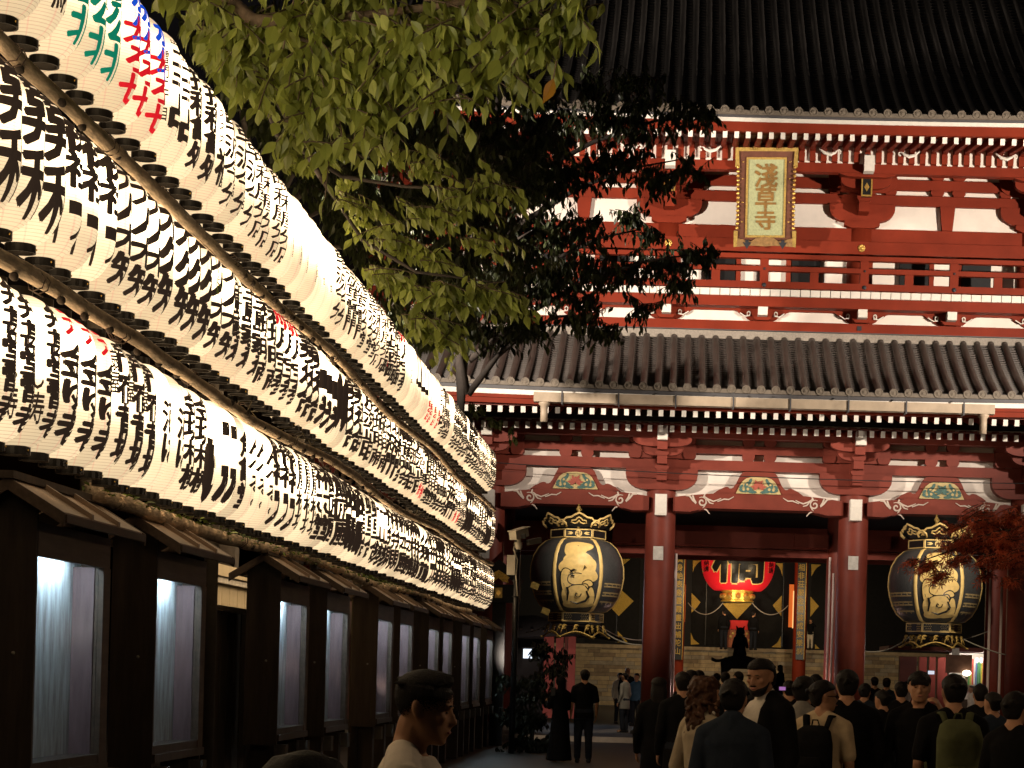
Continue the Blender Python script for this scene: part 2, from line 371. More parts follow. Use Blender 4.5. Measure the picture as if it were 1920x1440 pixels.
# pale tubes added in place of bright lit edges beside the columns
for (xx, y0, y1, Y, w) in ((1268,1038,1330,51.6,.036),(1256.5,1068,1330,51.2,.03),(1556.5,1045,1330,52.6,.033),(1563,1075,1330,52.3,.03),(1858,1056,1330,51.5,.035),(1879,1082,1330,51,.035),(1905,1185,1330,50.6,.03)):
    a = at(xx, y0, Y)
    m = MB(); m.tube([(a.x,Y,.11),(a.x,Y,a.z)], w, 8); m.build('lit_edge_tube', M('lit_edge_paint', (.66,.5,.44), .5, .1, 6) if 'lit_edge_paint' not in bpy.data.materials else bpy.data.materials['lit_edge_paint'], gate)

# --- rafters
def bar_mesh(name, w, h, L, mats, tip=.03):
    m = MB(); m.b2(-w/2, w/2, tip, L, -h, 0); m.mi = 1; m.b2(-w/2-.003, w/2+.003, 0, tip, -h-.003, .003); return m.mesh(name, mats)
def rafters(x0, x1, step, y, z, w, h, L, slope, name, parent, mesh):
    n = int((x1-x0)/step)
    for i in range(n):
        o = link(name, mesh, parent, (x0+(i+.5)*step, y, z), (math.atan(slope),0,0))
lroof = thing('lower_roof', '', '', (GX, 48, 9)); del lroof['label']; del lroof['category']; lroof.parent = gate; lroof.location = Vector((GX,48,9))-Vector((GX,GY,0))
uroof = thing('upper_roof', '', '', (GX, 49, 16)); del uroof['label']; del uroof['category']; uroof.parent = gate; uroof.location = Vector((GX,49,16))-Vector((GX,GY,0))
ST = .268
fm = bar_mesh('flying_rafter', .1, .14, 2.0, [RED, WPAINT]); bmr = bar_mesh('base_rafter', .1, .15, 2.2, [RED, WPAINT])
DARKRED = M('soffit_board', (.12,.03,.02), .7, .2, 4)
rafters(-6.6, XR, ST, 46.42, 7.775, .1, .14, 2, .2, 'flying_rafter', lroof, fm)
rafters(-6.6, XR, ST, 48.02, 7.62, .1, .15, 2.2, .12, 'base_rafter', lroof, bmr)
def slab(mb, ya, za, yb, zb, t, x0=XL, x1=XR): mb.add([(x0,ya,za),(x1,ya,za),(x1,yb,zb),(x0,yb,zb),(x0,ya,za+t),(x1,ya,za+t),(x1,yb,zb+t),(x0,yb,zb+t)], [(0,3,2,1),(4,5,6,7),(0,1,5,4),(1,2,6,5),(2,3,7,6),(3,0,4,7)]); return mb
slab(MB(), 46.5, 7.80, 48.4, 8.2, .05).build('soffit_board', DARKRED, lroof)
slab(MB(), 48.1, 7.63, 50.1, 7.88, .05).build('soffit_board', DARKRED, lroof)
n = int((XR+6.6)/ST); blk = MB().b2(-.085,.085,0,.12,-.1,.1).mesh('rafter_block', RED); inf = MB().b2(-.05,.05,0,.03,0,.08).mesh('white_infill', WHITE)
for i in range(n):
    link('rafter_block', blk, lroof, (-6.6+(i+1)*ST, 48.66, 7.665)); link('white_infill', inf, lroof, (-6.6+(i+.5)*ST, 48.72, 7.665))
def eavez(x, k): return k*(x-GX)**2
def roof(root, y0, z0, y1, z1, sag, k, pitch, tmat, nameb, step=.342):
    x0, x1 = -7.4, XR
    N = int((x1-x0)/step); prof = []
    for i in range(9):
        t = i/8; prof.append((y0+(y1-y0)*t, z0+(z1-z0)*t - sag*math.sin(math.pi*t)))
    # round tile row: half pipe
    m = MB(); m.smooth = True; V = []
    for (y,z) in prof:
        for q in range(7):
            a = math.pi*q/6; V.append((.082*math.cos(a), y-y0, z-z0+.085*math.sin(a)))
    m.add(V, [(i*7+q, i*7+q+1, (i+1)*7+q+1, (i+1)*7+q) for i in range(8) for q in range(6)])
    rowm = m.mesh('round_tile_row', tmat)
    d = MB(); prof_d = [(0,0),(.045,0),(.05,.012),(.072,.012),(.078,.0),(.096,.0),(.099,.012),(.099,.06),(0,.06)]
    d.lathe([(r, -h) for r,h in prof_d], 16)
    # small boss in the middle of the tile face
    d.lathe([(.0,.012),(.02,.01),(.03,0)], 8)
    d.v = [(x, -z-.0, y) for x,y,z in d.v]; dm = d.mesh('eave_disc', DISC)
    for i in range(N):
        x = x0+(i+.5)*step; e = eavez(x, k)
        r_ = link('round_tile_row', rowm, root, (x, y0, z0+e)); link('eave_disc', dm, root, (x, y0-.05, z0+e+.0))
    # pan tile courses as one mesh
    m = MB(); S = 60; L = math.hypot(y1-y0, z1-z0); nc = int(L/pitch)
    xs = [x0+(x1-x0)*i/S for i in range(S+1)]
    for c in range(nc):
        ta, tb = c/nc, (c+1)/nc
        pa = (y0+(y1-y0)*ta, z0+(z1-z0)*ta-sag*math.sin(math.pi*ta)); pb = (y0+(y1-y0)*tb, z0+(z1-z0)*tb-sag*math.sin(math.pi*tb))
        V = []
        for x in xs:
            e = eavez(x, k)
            V += [(x, pa[0]-.01, pa[1]+e-.035),(x, pa[0]-.01, pa[1]+e+.012),(x, pb[0], pb[1]+e-.025)]
        m.add(V, [(3*i, 3*(i+1), 3*(i+1)+1, 3*i+1) for i in range(S)]+[(3*i+1, 3*(i+1)+1, 3*(i+1)+2, 3*i+2) for i in range(S)])
    m.build('pan_tile_courses', tmat, root, kind='stuff')
    def strip(name, ya, yb, za, zb, mat):
        m = MB()
        for i in range(S):
            ea, eb = eavez(xs[i],k), eavez(xs[i+1],k)
            m.add([(xs[i],ya,za+ea),(xs[i+1],ya,za+eb),(xs[i+1],yb,za+eb),(xs[i],yb,za+ea),(xs[i],ya,zb+ea),(xs[i+1],ya,zb+eb),(xs[i+1],yb,zb+eb),(xs[i],yb,zb+ea)],
                  [(0,3,2,1),(4,5,6,7),(0,1,5,4),(1,2,6,5),(2,3,7,6),(3,0,4,7)])
        m.build(name, mat, root)
    return strip
DGREY = M('dark_eave_metal', (.075,.07,.072), .5, .15, 5)
s = roof(lroof, 46.2, 8.28, 49.55, 10.03, .1, .0012, .145, TILE, 'lower')
s('flat_eave_tile', 46.17, 46.5, 8.185, 8.275, DISC); s('dark_eave_strip', 46.22, 46.5, 8.10, 8.183, DGREY); s('white_fascia', 46.25, 46.5, 7.985, 8.098, WPAINT)
s('red_fascia', 46.28, 46.55, 7.905, 7.983, RED); s('red_fascia', 46.33, 46.55, 7.785, 7.903, RED)
s = roof(uroof, 46.0, 14.70, 54.6, 20.9, .35, .0014, .2, TILED, 'upper')
s('flat_eave_tile', 45.97, 46.3, 14.60, 14.695, DISC); s('dark_eave_strip', 46.02, 46.3, 14.545, 14.598, DGREY); s('white_fascia', 46.04, 46.3, 14.455, 14.543, WPAINT)
s('red_fascia', 46.07, 46.4, 14.24, 14.453, RED)
# flashing where the lower roof meets the upper storey
fl = MB()
for kk in range(5): fl.b2(XL, XR, 49.42+.012*kk, 49.62, 9.99+.042*kk, 9.99+.042*kk+.04)
fl.build('stepped_flashing', M('grey_ridge_tile', (.26,.22,.18), .6, .25, 22, .15), lroof)
ridgecap = MB(); ridgecap.smooth=True; ridgecap.ball((0,0,0),(.085,.07,.085),10,6); rc = ridgecap.mesh('tile_end_cap', TILE)
for i in range(int((XR+7.4)/.342)): link('tile_end_cap', rc, lroof, (-7.4+(i+.5)*.342, 49.43, 9.985+eavez(-7.4+(i+.5)*.342,.0012)))
# --- gutter with downpipes
gu = thing('rain_gutter', '', '', (GX,46.1,7.9)); del gu['label']; del gu['category']; gu.parent = gate; gu.location = Vector((GX,46.1,7.9))-Vector((GX,GY,0))
ga, gb = at(1001, 755, 46.05).x, at(1864, 775, 46.05).x
MB().b2(ga, gb, 45.93, 46.2, 7.835, 8.05).build('gutter_trough', GUTTER, gu)
for xx in (ga+.24, gb-.24):
    m = MB(); m.smooth=True; m.lathe([(0,0),(.08,0),(.083,.2),(.085,.36),(.13,.4),(.13,.46),(0,.46)], 16, (xx,46.07,7.385)); m.build('downpipe', GUTTER, gu)
for xx in (1054,1160,1267,1375,1482,1591,1699,1807):
    a = at(xx, 750, 46)
    m = MB().b2(a.x-.018, a.x+.018, 45.90, 45.925, 7.78, 8.16); m.b2(a.x-.018,a.x+.018,45.926,46.3,7.80,7.83); m.build('gutter_strap', DGREY, gu)

# ------------------------------------------------------------------ upper storey
us = thing('upper_storey', '', '', (GX,50,10)); del us['label']; del us['category']; us.parent = gate; us.location = (0,0,10); OFF[us.name] = (GX,50,10)
def up(*a): return gp(*a, parent=us)
gp(XL, XR, 50.10, 50.35, 12.2, 15.2, 'plaster_wall', WHITE, us); gp(XL, XR, 50.22, 50.35, 10.9, 12.199, 'plaster_wall', WHITE, us)
for z0,z1,yf in ((14.33,14.5,49.95),(13.93,14.19,49.98),(13.54,13.79,49.97),(12.6,12.935,49.99),(12.27,12.585,49.86)):
    gp(XL, XR, yf, 50.099, z0, z1, 'tie_beam', RED, us)
gp(XL, XR, 48.66, 48.92, 14.0, 14.23, 'eave_purlin', RED, us)
up_col = MB(); up_col.smooth = True; up_col.lathe([(0,0),(.33,0),(.33,2.05),(0,2.05)], 24); ucm = up_col.mesh('upper_column', RED)
for x in COLX[1:]: link('upper_column', ucm, us, (x, 50.2, 10.98))
def ucluster(x):
    b = thing('bracket_cluster', '', '', (x, 49.8, 13)); del b['label']; del b['category']; b.parent = gate; b.location = Vector((x,49.8,13))-Vector((GX,GY,0)); OFF[b.name] = (x,49.8,13)
    m = MB(); m.prism([(x-.28,12.93),(x-.44,13.0),(x-.44,13.1),(x+.44,13.1),(x+.44,13.0),(x+.28,12.93)], 49.84, 50.2); m.build('bearing_block', RED, b)
    m = MB(); arm(m, x, 13.1, 13.54, .82, .4, 49.9, 50.2); m.build('bracket_arm', RED, b)
    for z0,z1 in ((13.79,13.93),(14.19,14.33)):
        for dx in (-.7,-.2,.2,.7):
            m = MB(); masu(m, x+dx, z0, z1, .155, 49.9, 50.2); m.build('bearing_block', RED, b)
    m = MB(); arm(m, x, 13.82, 14.2, .86, .5, 49.85, 49.95); m.build('bracket_arm', RED, b)
    for k,(z0,z1,y0) in enumerate(((13.25,13.5,49.45),(13.62,13.9,49.05),(13.98,14.16,48.7))):
        MB().b2(x-.13, x+.13, y0, 49.9, z0, z1).build('projecting_arm', RED, b)
        m = MB(); masu(m, x, z1, z1+.13, .18, y0-.04, y0+.3); m.build('bearing_block', RED, b)
    m = MB(); arm(m, x, 13.72, 13.98, .62, .2, 49.05, 49.25); m.build('bracket_arm', RED, b)
    m = MB(); arm(m, x, 13.92, 14.2, .8, .35, 48.7, 48.92); m.build('bracket_arm', RED, b)
    for dx in (-.5,.5):
        m = MB(); masu(m, x+dx, 13.98, 14.12, .15, 49.04, 49.26); m.build('bearing_block', RED, b)
    m = MB().b2(x-.125, x+.125, 48.36, 48.66, 13.98, 14.36)
    for k in range(2): m.b2(x-.122, x+.122, 48.35, 48.36, 14.06+.13*k, 14.08+.13*k)
    m.build('white_beam_nose', WPAINT, b)
    for sx in (-1,1):   # carved white curl either side under the rafters
        m = MB(); m.tube([(x+sx*(.75+.05*0)+sx*.07*math.cos(a)*(1-a/9), 48.4, 14.42+.07*math.sin(a)*(1-a/9)) for a in [k*.5 for k in range(11)]], .022, 6)
        m.tube([(x+sx*.82, 48.4, 14.42),(x+sx*.95,48.4,14.36),(x+sx*1.1,48.4,14.40),(x+sx*1.22,48.4,14.5)], [.03,.045,.04,.015], 6); m.build('carved_curl', WPAINT, b)
    # black and gold fitting on the tail rafter
    o = MB().b2(x-.12, x+.12, 48.9, 49.05, 13.5, 13.95).build('rafter_fitting', BLACK, gate)
    m = MB()
    for (a0,a1,c0,c1) in ((-.135,-.1,13.49,13.96),(.1,.135,13.49,13.96),(-.1,.1,13.49,13.53),(-.1,.1,13.92,13.96)): m.b2(x+a0,x+a1,48.885,48.899,c0,c1)
    m.prism([(x-.065,13.72),(x,13.83),(x+.065,13.72),(x,13.61)], 48.885, 48.899); m.build('gold_mount', GOLD, o)
for x in COLX[1:]: ucluster(x)
for bi,(xa,xb) in enumerate(BAYS):
    xc = (xa+xb)/2 if bi < 4 else 11.0
    if bi != 2:
        MB().prism([(xc-.19,13.54),(xc-.17,13.35),(xc-.13,12.935),(xc+.13,12.935),(xc+.17,13.35),(xc+.19,13.54)], 49.93, 50.098).build('strut', RED, us)
    for z0,z1 in ((13.79,13.93),(14.19,14.33)):
        for dx in (-.27,.27):
            m = MB(); masu(m, xc+dx, z0, z1, .165, 49.93, 50.2); m.build('bearing_block', RED, us)
for x in COLX[1:]:
    m = MB(); m.smooth = True; m.ball((x, 49.84, 12.42), (.05,.03,.05))
    for k in range(8): m.ball((x+.065*math.cos(k*math.pi/4), 49.85, 12.42+.065*math.sin(k*math.pi/4)), (.036,.022,.036), 8, 5)
    m.build('gold_rosette', GOLD, us)
# rafters of the upper eave
rafters(-6.9, XR, ST, 46.12, 14.235, .1, .14, 2, .16, 'flying_rafter', uroof, fm)
rafters(-6.9+.06, XR, ST, 47.75, 14.60, .1, .15, 2.2, .02, 'base_rafter', uroof, bmr)
slab(MB(), 46.3, 14.27, 48.1, 14.6, .05).build('soffit_board', RED2, uroof); slab(MB(), 47.9, 14.56, 50.3, 14.7, .05).build('soffit_board', RED2, uroof)
blk2 = MB().b2(-.07,.07,0,.2,-.16,.24).mesh('rafter_block', RED); inf2 = MB().b2(-.066,.066,0,.03,-.19,.26).mesh('white_infill', WHITE)
for i in range(int((XR+6.9)/ST)):
    link('rafter_block', blk2, uroof, (-6.84+(i+.5)*ST, 48.52, 14.39)); link('white_infill', inf2, uroof, (-6.84+(i+1)*ST, 48.6, 14.40))
# --- balcony
MB().b2(XL, XR, 49.0, 50.2, 10.99, 11.13).build('balcony_floor', BLACKM, us)
pm = MB().b2(-.115,.115,-.03,.1,-.082,.082).mesh('floorboard_end', WPAINT)
for i in range(int((XR-XL)/.247)): link('floorboard_end', pm, us, (XL+(i+.5)*.247, 48.92, 11.06))
MB().b2(XL, XR, 48.95, 49.3, 10.73, 10.975).build('floor_joist_beam', RED, us)
rail = thing('balcony_railing', '', '', (GX,48.9,11)); del rail['label']; del rail['category']; rail.parent = gate; rail.location = Vector((GX,48.9,11))-Vector((GX,GY,0)); OFF[rail.name] = (GX,48.9,11)
for z0,z1,w in ((11.885,11.995,.09),(11.58,11.70,.07),(11.16,11.32,.09)):
    MB().b2(XL, XR, 48.9-w, 48.9+w, z0, z1).build('handrail', RED, rail)
POSTX = [-7.05, -4.55, -2.4, -.26, 2.12, 4.58, 6.78, 8.95, 11.1]
NAIL = M('iron_boss', (.02,.02,.025), .5, .2, 9)
for i, x in enumerate(POSTX):
    p = MB().b2(x-.105, x+.105, 48.84, 49.0, 11.32, 11.885).build('railing_post', RED, rail)
    m = MB(); m.smooth = True; m.ball((x,48.82,11.635),(.03,.02,.03),8,6); m.ball((x,48.8,11.23),(.055,.025,.055),10,6); m.build('iron_boss', NAIL, rail)
    if i < len(POSTX)-1:
        xm = (x+POSTX[i+1])/2
        MB().b2(xm-.105, xm+.105, 48.86, 48.98, 11.32, 11.58).build('railing_strut', RED, rail)
# doors and windows seen between the rails
for i,x in enumerate(COLX[1:4]+[8.87]):
    for sx in (-1,1):
        for (a0,a1) in (((.95,1.7) if x in (-.26,) else (1.0,1.72)),):
            a0,a1 = sorted((x+sx*a0+ (0 if i else .1), x+sx*a1))
            d = MB().b2(a0, a1, 50.05, 50.2, 11.0, 12.26).build('black_door', BLACK, us)
            m = MB(); xm=(a0+a1)/2; m.prism([(xm-.06,11.49),(xm,11.55),(xm+.06,11.49),(xm,11.42)], 50.03, 50.049); m.build('gold_mount', GOLD, us)
            MB().b2(a0-.14 if sx<0 else a1+.02, a0-.02 if sx<0 else a1+.14, 50.08, 50.2, 11.0, 12.26).build('door_jamb', RED, us)
# --- waist bracket band under the balcony
gp(XL, XR, 49.5, 49.56, 10.2, 10.95, 'plaster_wall', WHITE, us)
gp(XL, XR, 49.38, 49.499, 10.215, 10.44, 'tie_beam', RED, us); gp(XL, XR, 49.40, 49.499, 10.70, 10.98, 'tie_beam', RED, us)
gp(XL, XR, 49.36, 49.6, 10.195, 10.213, 'metal_drip', DGREY, us)
for i,x in enumerate(POSTX):
    w = MB(); w.prism([(x-.3,10.73),(x-.22,10.5),(x-.16,10.44),(x+.16,10.44),(x+.22,10.5),(x+.3,10.73)], 49.3, 49.5); w.build('waist_bracket', RED, us)
    m = MB(); masu(m, x, 10.44, 10.52, .2, 49.2, 49.5); m.build('bearing_block', RED, us)
    m = MB().b2(x-.115, x+.115, 48.99, 49.3, 10.53, 10.84); m.prism([(x-.115,10.84),(x,10.885),(x+.115,10.84)], 48.99, 49.3)
    for k in range(2): m.b2(x-.112,x+.112,48.98,48.99,10.6+.1*k,10.612+.1*k)
    m.build('white_beam_nose', WPAINT, us)
    for sx in (-1,1):
        # stepped red corner pieces and the small white curl
        MB().prism([(x+sx*.2,10.72),(x+sx*.75,10.72),(x+sx*.62,10.68),(x+sx*.55,10.62),(x+sx*.42,10.56),(x+sx*.36,10.5),(x+sx*.28,10.46),(x+sx*.2,10.46)], 49.42, 49.499).build('corner_arm', RED, us)
        m = MB(); m.tube([(x+sx*.33+sx*.045*math.cos(a)*(1-a/11), 49.36, 10.62+.055*math.sin(a)*(1-a/11)) for a in [k*.55-1 for k in range(11)]], .017, 6); m.tube([(x+sx*.3,49.36,10.57),(x+sx*.42,49.36,10.55),(x+sx*.55,49.36,10.63)], .015, 6); m.build('carved_curl', WPAINT, us)
MB().b2(4.48,4.59,49.36,49.38,10.27,10.38).build('iron_bracket', NAIL, us)
# ------------------------------------------------------------------ lettering
GL = {}
def glyph(ch, bold=.0, res=2):
    """flat outline of one character, centred, em square = 1 -> (points (x, y, layer), faces); bold adds a brush edge round every stroke"""
    k = (ch, bold, res)
    if k in GL: return GL[k]
    cu = bpy.data.curves.new('glyph', 'FONT'); cu.body = ch; cu.size = 1; cu.resolution_u = res
    o = bpy.data.objects.new('glyph', cu); me = TMP_EVAL(o); V = [(v.co.x, v.co.y, 0) for v in me.vertices]; Fc = [tuple(p.vertices) for p in me.polygons]
    bpy.data.curves.remove(cu); bpy.data.meshes.remove(me)
    if V:
        cx = (min(p[0] for p in V)+max(p[0] for p in V))/2; cy = (min(p[1] for p in V)+max(p[1] for p in V))/2
        V = [(a-cx, b-cy, 0) for a,b,_ in V]
        if bold:
            cnt = {}
            for f in Fc:
                for i in range(len(f)): e = (f[i], f[(i+1)%len(f)]); cnt[frozenset(e)] = cnt.get(frozenset(e), 0)+1
            n = 0; base = len(V); sd = ord(ch) % 97
            def wob(p): return bold*(.8+.5*noise.noise(Vector((p[0]*3.1+sd, p[1]*2.3, sd*.7))))
            for f in Fc[:]:
                ar = sum(V[f[i]][0]*V[f[(i+1)%len(f)]][1]-V[f[(i+1)%len(f)]][0]*V[f[i]][1] for i in range(len(f)))
                for i in range(len(f)):
                    p, q = f[i], f[(i+1)%len(f)]
                    if cnt[frozenset((p,q))] > 1: continue
                    if ar < 0: p, q = q, p
                    P, Q = Vector(V[p][:2]), Vector(V[q][:2]); t = Q-P
                    if t.length < 1e-5: continue
                    t.normalize(); nn = Vector((t.y,-t.x)); lay = 1+n%5; n += 1; bp, bq = wob(P), wob(Q)
                    m = len(V); V += [(*(P-nn*.006-t*bp*.3),lay),(*(P+nn*bp-t*bp*.45),lay),(*(Q+nn*bq+t*bq*.45),lay),(*(Q-nn*.006+t*bq*.3),lay)]; Fc.append((m,m+1,m+2,m+3))
    GL[k] = (V, Fc); return GL[k]
def cut_up(V, Fc, step):
    """slice a flat glyph so it can follow a curved face"""
    bm = bmesh.new(); vs_ = [bm.verts.new((x,y,l)) for x,y,l in V]
    for f in Fc:
        try: bm.faces.new([vs_[i] for i in f])
        except ValueError: pass
    n = int(.6/step)
    for i in range(-n, n+1):
        for ax in ((1,0,0),(0,1,0)): bmesh.ops.bisect_plane(bm, geom=bm.verts[:]+bm.edges[:]+bm.faces[:], plane_co=(i*step,i*step,0), plane_no=ax)
    bm.verts.index_update(); r = ([tuple(v.co) for v in bm.verts], [tuple(v.index for v in f.verts) for f in bm.faces]); bm.free(); return r
def flat_text(mb, ch, x, z, sx, sz, fy, bold=0.0, cut=0, lay=.0008):
    """write a character facing -Y; fy(x, z) gives the depth of the surface it lies on"""
    V, Fc = glyph(ch, bold)
    if cut: V, Fc = cut_up(V, Fc, cut)
    mb.add([(x+a*sx, fy(x+a*sx, z+b*sz)-l*lay, z+b*sz) for a,b,l in V], Fc)

# ------------------------------------------------------------------ name plaque on the upper storey
T, B = at(1439, 277, 48.35), at(1432.5, 461, 49.3)
H = (T-B).length; mid = (T+B)/2
pl = thing('name_plaque', 'gilt framed temple name plaque with three gold characters leaning from upper storey', 'plaque', mid, track=False)
pl.rotation_euler = (math.atan2(49.3-48.35, T.z-B.z), ROLL*.4-.035, 0)
h, w = H/2, .74
PBROWN = M('plaque_lacquer', (.11,.04,.022), .4, .3, 6, .1); PGREEN = M('verdigris_panel', (.3,.31,.16), .6, .2, 22, .15)
m = MB(); m.prism([(-w,-h),(-w+.03,-h*.5),(-w+.05,0),(-w+.03,h*.6),(-w,h),(w,h),(w-.03,h*.6),(w-.05,0),(w-.03,-h*.5),(w,-h)], -.02, .08); m.build('plaque_frame', PBROWN, pl)
m = MB()
for sx in (-1,1):
    m.prism([(sx*(w+.02),h*.62),(sx*(w+.02),h+.02),(sx*(w-.06),h+.0),(sx*(w-.085),h*.62)], -.075, .03)
    m.prism([(sx*(w+.03),-h*.68),(sx*(w+.03),-h-.02),(sx*(w-.05),-h),(sx*(w-.07),-h*.68)], -.075, .03)
m.prism([(-w,h+.02),(w,h+.02),(w-.05,h-.07),(-w+.05,h-.07)], -.08, -.021); m.prism([(-w*.45,h+.05),(-w*.3,h+.02),(w*.3,h+.02),(w*.45,h+.05),(w*.42,h-.05),(-w*.42,h-.05)], -.1, -.081)
for sx in (-1,1):
    for k in range(4): m.box((sx*(.2+.055*k), -.1, h-.01), (.03,.05,.06))
m.build('gilt_edge', GOLDB, pl)
m = MB(); m.prism([(-w-.02,-h-.02),(-w+.05,-h+.2),(-w*.45,-h+.12),(-w*.3,-h+.2),(0,-h+.24),(w*.3,-h+.2),(w*.45,-h+.12),(w-.05,-h+.2),(w+.02,-h-.02),(w*.4,-h+.02),(0,-h+.0),(-w*.4,-h+.02)], -.07, -.021); m.build('carved_apron', M('carved_gilt_apron', (.22,.12,.04), .5, .4, 16, .4), pl)
kn = MB(); kn.smooth = True; kn.ball((0,0,0), (.045,.05,.04), 10, 6); kmesh = kn.mesh('gold_knob', GOLD)
for sx in (-1,1):
    for k in range(15):
        z = -h*.62+k*(1.24*h/14)
        link('gold_knob', kmesh, pl, None).location = (sx*(w-.035-.02*math.cos(z/h*1.5)), -.06, z)
    for z in (.72,.38,-.1,-.5):
        link('gold_knob', kmesh, pl, None).location = (sx*(w-.17), -.03, z*h); o = C.objects[-1]; o.scale = (.6,.4,.4)
m = MB(); a, b = .44, .92
for (x0,x1,z0,z1) in ((-a-.05,-a,-b-.05,b+.05),(a,a+.05,-b-.05,b+.05),(-a,a,b,b+.05),(-a,a,-b-.05,-b)): m.b2(x0,x1,-.06,-.019,z0,z1)
m.build('gilt_inner_border', GOLDB, pl)
pnl = MB().b2(-a, a, -.03, -.0195, -b, b).build('green_panel', PGREEN, pl)
m = MB()
for i, ch in enumerate('淺草寺'):
    s_ = (.60,.56,.54)[i]; zc = (.53,.0,-.53)[i]
    flat_text(m, ch, 0, zc, s_*.98, s_, lambda x,z: -.05, .03, lay=.0015)
m.build('gold_lettering', M('plaque_letter_gold', (.2,.1,.02), .5, .25, 9, .1), pl)
for sx in (-.44,.44):
    m = MB(); m.prism([(sx-.1,-h+.1),(sx-.04,-h+.1),(sx-.04,-h+.16),(sx+.04,-h+.16),(sx+.04,-h+.1),(sx+.1,-h+.1),(sx,-h-.06)], -.095, .025); m.build('iron_support', NAIL, pl)

# ------------------------------------------------------------------ the two black hanging lanterns
LPAP = M('black_lantern_paper', (.05,.05,.053), .32, .4, 30, .25, spec=.6)
def hexring(r): return [(r*math.cos(math.pi/6+k*math.pi/3 - math.pi/2 - math.pi/3), r*math.sin(math.pi/6+k*math.pi/3 - math.pi/2 - math.pi/3)) for k in range(6)]
def big_lantern(px_, py_, label, rz, hook=False):
    Y = 49.3; c = at(px_, py_, Y); s = 1.0
    L = thing('hanging_lantern', label, 'lantern', c, rz, 'large black lanterns hanging in the gate', track=False)
    prof = [(.58,-.88),(.74,-.84),(.9,-.7),(1.02,-.5),(1.1,-.25),(1.14,.0),(1.13,.25),(1.07,.5),(.95,.72),(.78,.87),(.62,.93)]
    def rad(z):
        for (r0,z0),(r1,z1) in zip(prof, prof[1:]):
            if z0 <= z <= z1: return r0+(r1-r0)*(z-z0)/(z1-z0)
        return .6
    m = MB(); m.smooth = True; m.lathe([(0,-.88)]+prof+[(0,.93)], 48); m.build('lantern_body', LPAP, L)
    for k in range(6):
        a = R(-90+30+60*k); m = MB(); m.smooth = True
        for i in range(len(prof)-1):
            pass
        V = []; wv = .05
        for (r,z) in prof:
            for off,dr in ((-wv,.004),(-wv*.5,.03),(wv*.5,.03),(wv,.004)):
                aa = a+off/r; V.append(((r+dr)*math.cos(aa),(r+dr)*math.sin(aa),z))
        m.add(V, [(i*4+q,i*4+q+1,(i+1)*4+q+1,(i+1)*4+q) for i in range(len(prof)-1) for q in range(3)]); m.build('gold_rib', GOLDP, L)
    # rounded gold character motif on the front, built from swelling strokes
    blobs = [(-.02,.66,.28,.17),(.2,.7,.16,.1),(-.2,.62,.14,.16),(0,.4,.36,.17),(-.26,.2,.2,.19),(.24,.22,.22,.2),(0,.18,.3,.16),(-.27,-.12,.14,.28),(.02,-.1,.27,.13),(.28,.0,.2,.18),(.25,-.2,.12,.07),(.16,-.3,.1,.08),(.0,-.46,.26,.23),(-.25,-.5,.13,.2),(-.06,-.7,.3,.09),(.16,-.68,.24,.1),(.33,-.5,.09,.2)]
    m = MB(); N = 24; mk = MB()
    for bi,(x,z,rx,rz_) in enumerate(blobs):
        for mm, gr, e in ((mk, .024, .005+.003*bi), (m, 0, .0065+.003*bi)):
            if mm is mk and bi not in (7,8,10,11,12): continue
            V = []
            for ring in (0,.5,1):
                for q in range(N):
                    an = 2*math.pi*q/N; wb_ = 1+.07*math.sin(3*an+bi); xx, zz = x+(rx+gr)*ring*math.cos(an)*wb_, z+(rz_+gr)*ring*math.sin(an)*wb_
                    V.append((xx, -math.sqrt(max(.01, rad(zz)**2-xx*xx))-e, zz))
            mm.add(V, [(r_*N+q, r_*N+(q+1)%N, (r_+1)*N+(q+1)%N, (r_+1)*N+q) for r_ in range(2) for q in range(N)])
    mk.build('emblem_outline', BLACK, L)  # black outlines separating the gold blobs
    m.build('gold_emblem', GOLDP, L)
    m = MB()   # dark cuts and inner spiral of the motif
    def cut(pts, wd):
        P = [Vector((x, -math.sqrt(max(.01, rad(z)**2-x*x))-.058, z)) for x,z in pts]; m.tube(P, wd, 6)
    cut([(.0,-.46+.0)]+[(.0+.1*k/8*math.cos(k*.8), -.46+.1*k/8*math.sin(k*.8)) for k in range(3,9)], [.012]*7)
    cut([(-.17,.08),(-.1,.13),(-.02,.11)], [.03,.02,.006]); cut([(.14,.14),(.17,.22),(.2,.17)], [.01,.03,.012]); cut([(-.16,-.0),(-.07,-.03)],[.03,.01])
    cut([(-.25,-.3+.0),(-.22,-.42),(-.24,-.62)], [.03,.03,.015]); cut([(.22,-.38),(.28,-.52),(.2,-.62),(0,-.69),(-.16,-.64)], [.02,.03,.03,.025,.01])
    m.build('emblem_cut', BLACK, L)
    # painted band lines low on the side panels
    m = MB()
    for z in (-.18,-.25,-.40,-.47,-.62):
        for a0 in (-90-85,-90+36):
            V = []; n = 12
            for q in range(n+1):
                a = R(a0+49*q/n)
                for dz in (-.018,.018): r = rad(z+dz)+.006; V.append((r*math.cos(a), r*math.sin(a), z+dz))
            m.add(V, [(2*q,2*q+2,2*q+3,2*q+1) for q in range(n)])
            if z in (-.18,-.40,-.62):
                for q in range(5):
                    a = R(a0+4+9.5*q); V = []
                    for da,dz in ((0,-.06),(.03,-.06),(.03,-.02),(0,-.02)): r = rad(z+dz)+.007; V.append((r*math.cos(a+da), r*math.sin(a+da), z+dz))
                    m.add(V, [(0,1,2,3)])
    m.build('gold_band_lines', M('dim_gilding', (.33,.24,.12), .5, .3, 20), L)
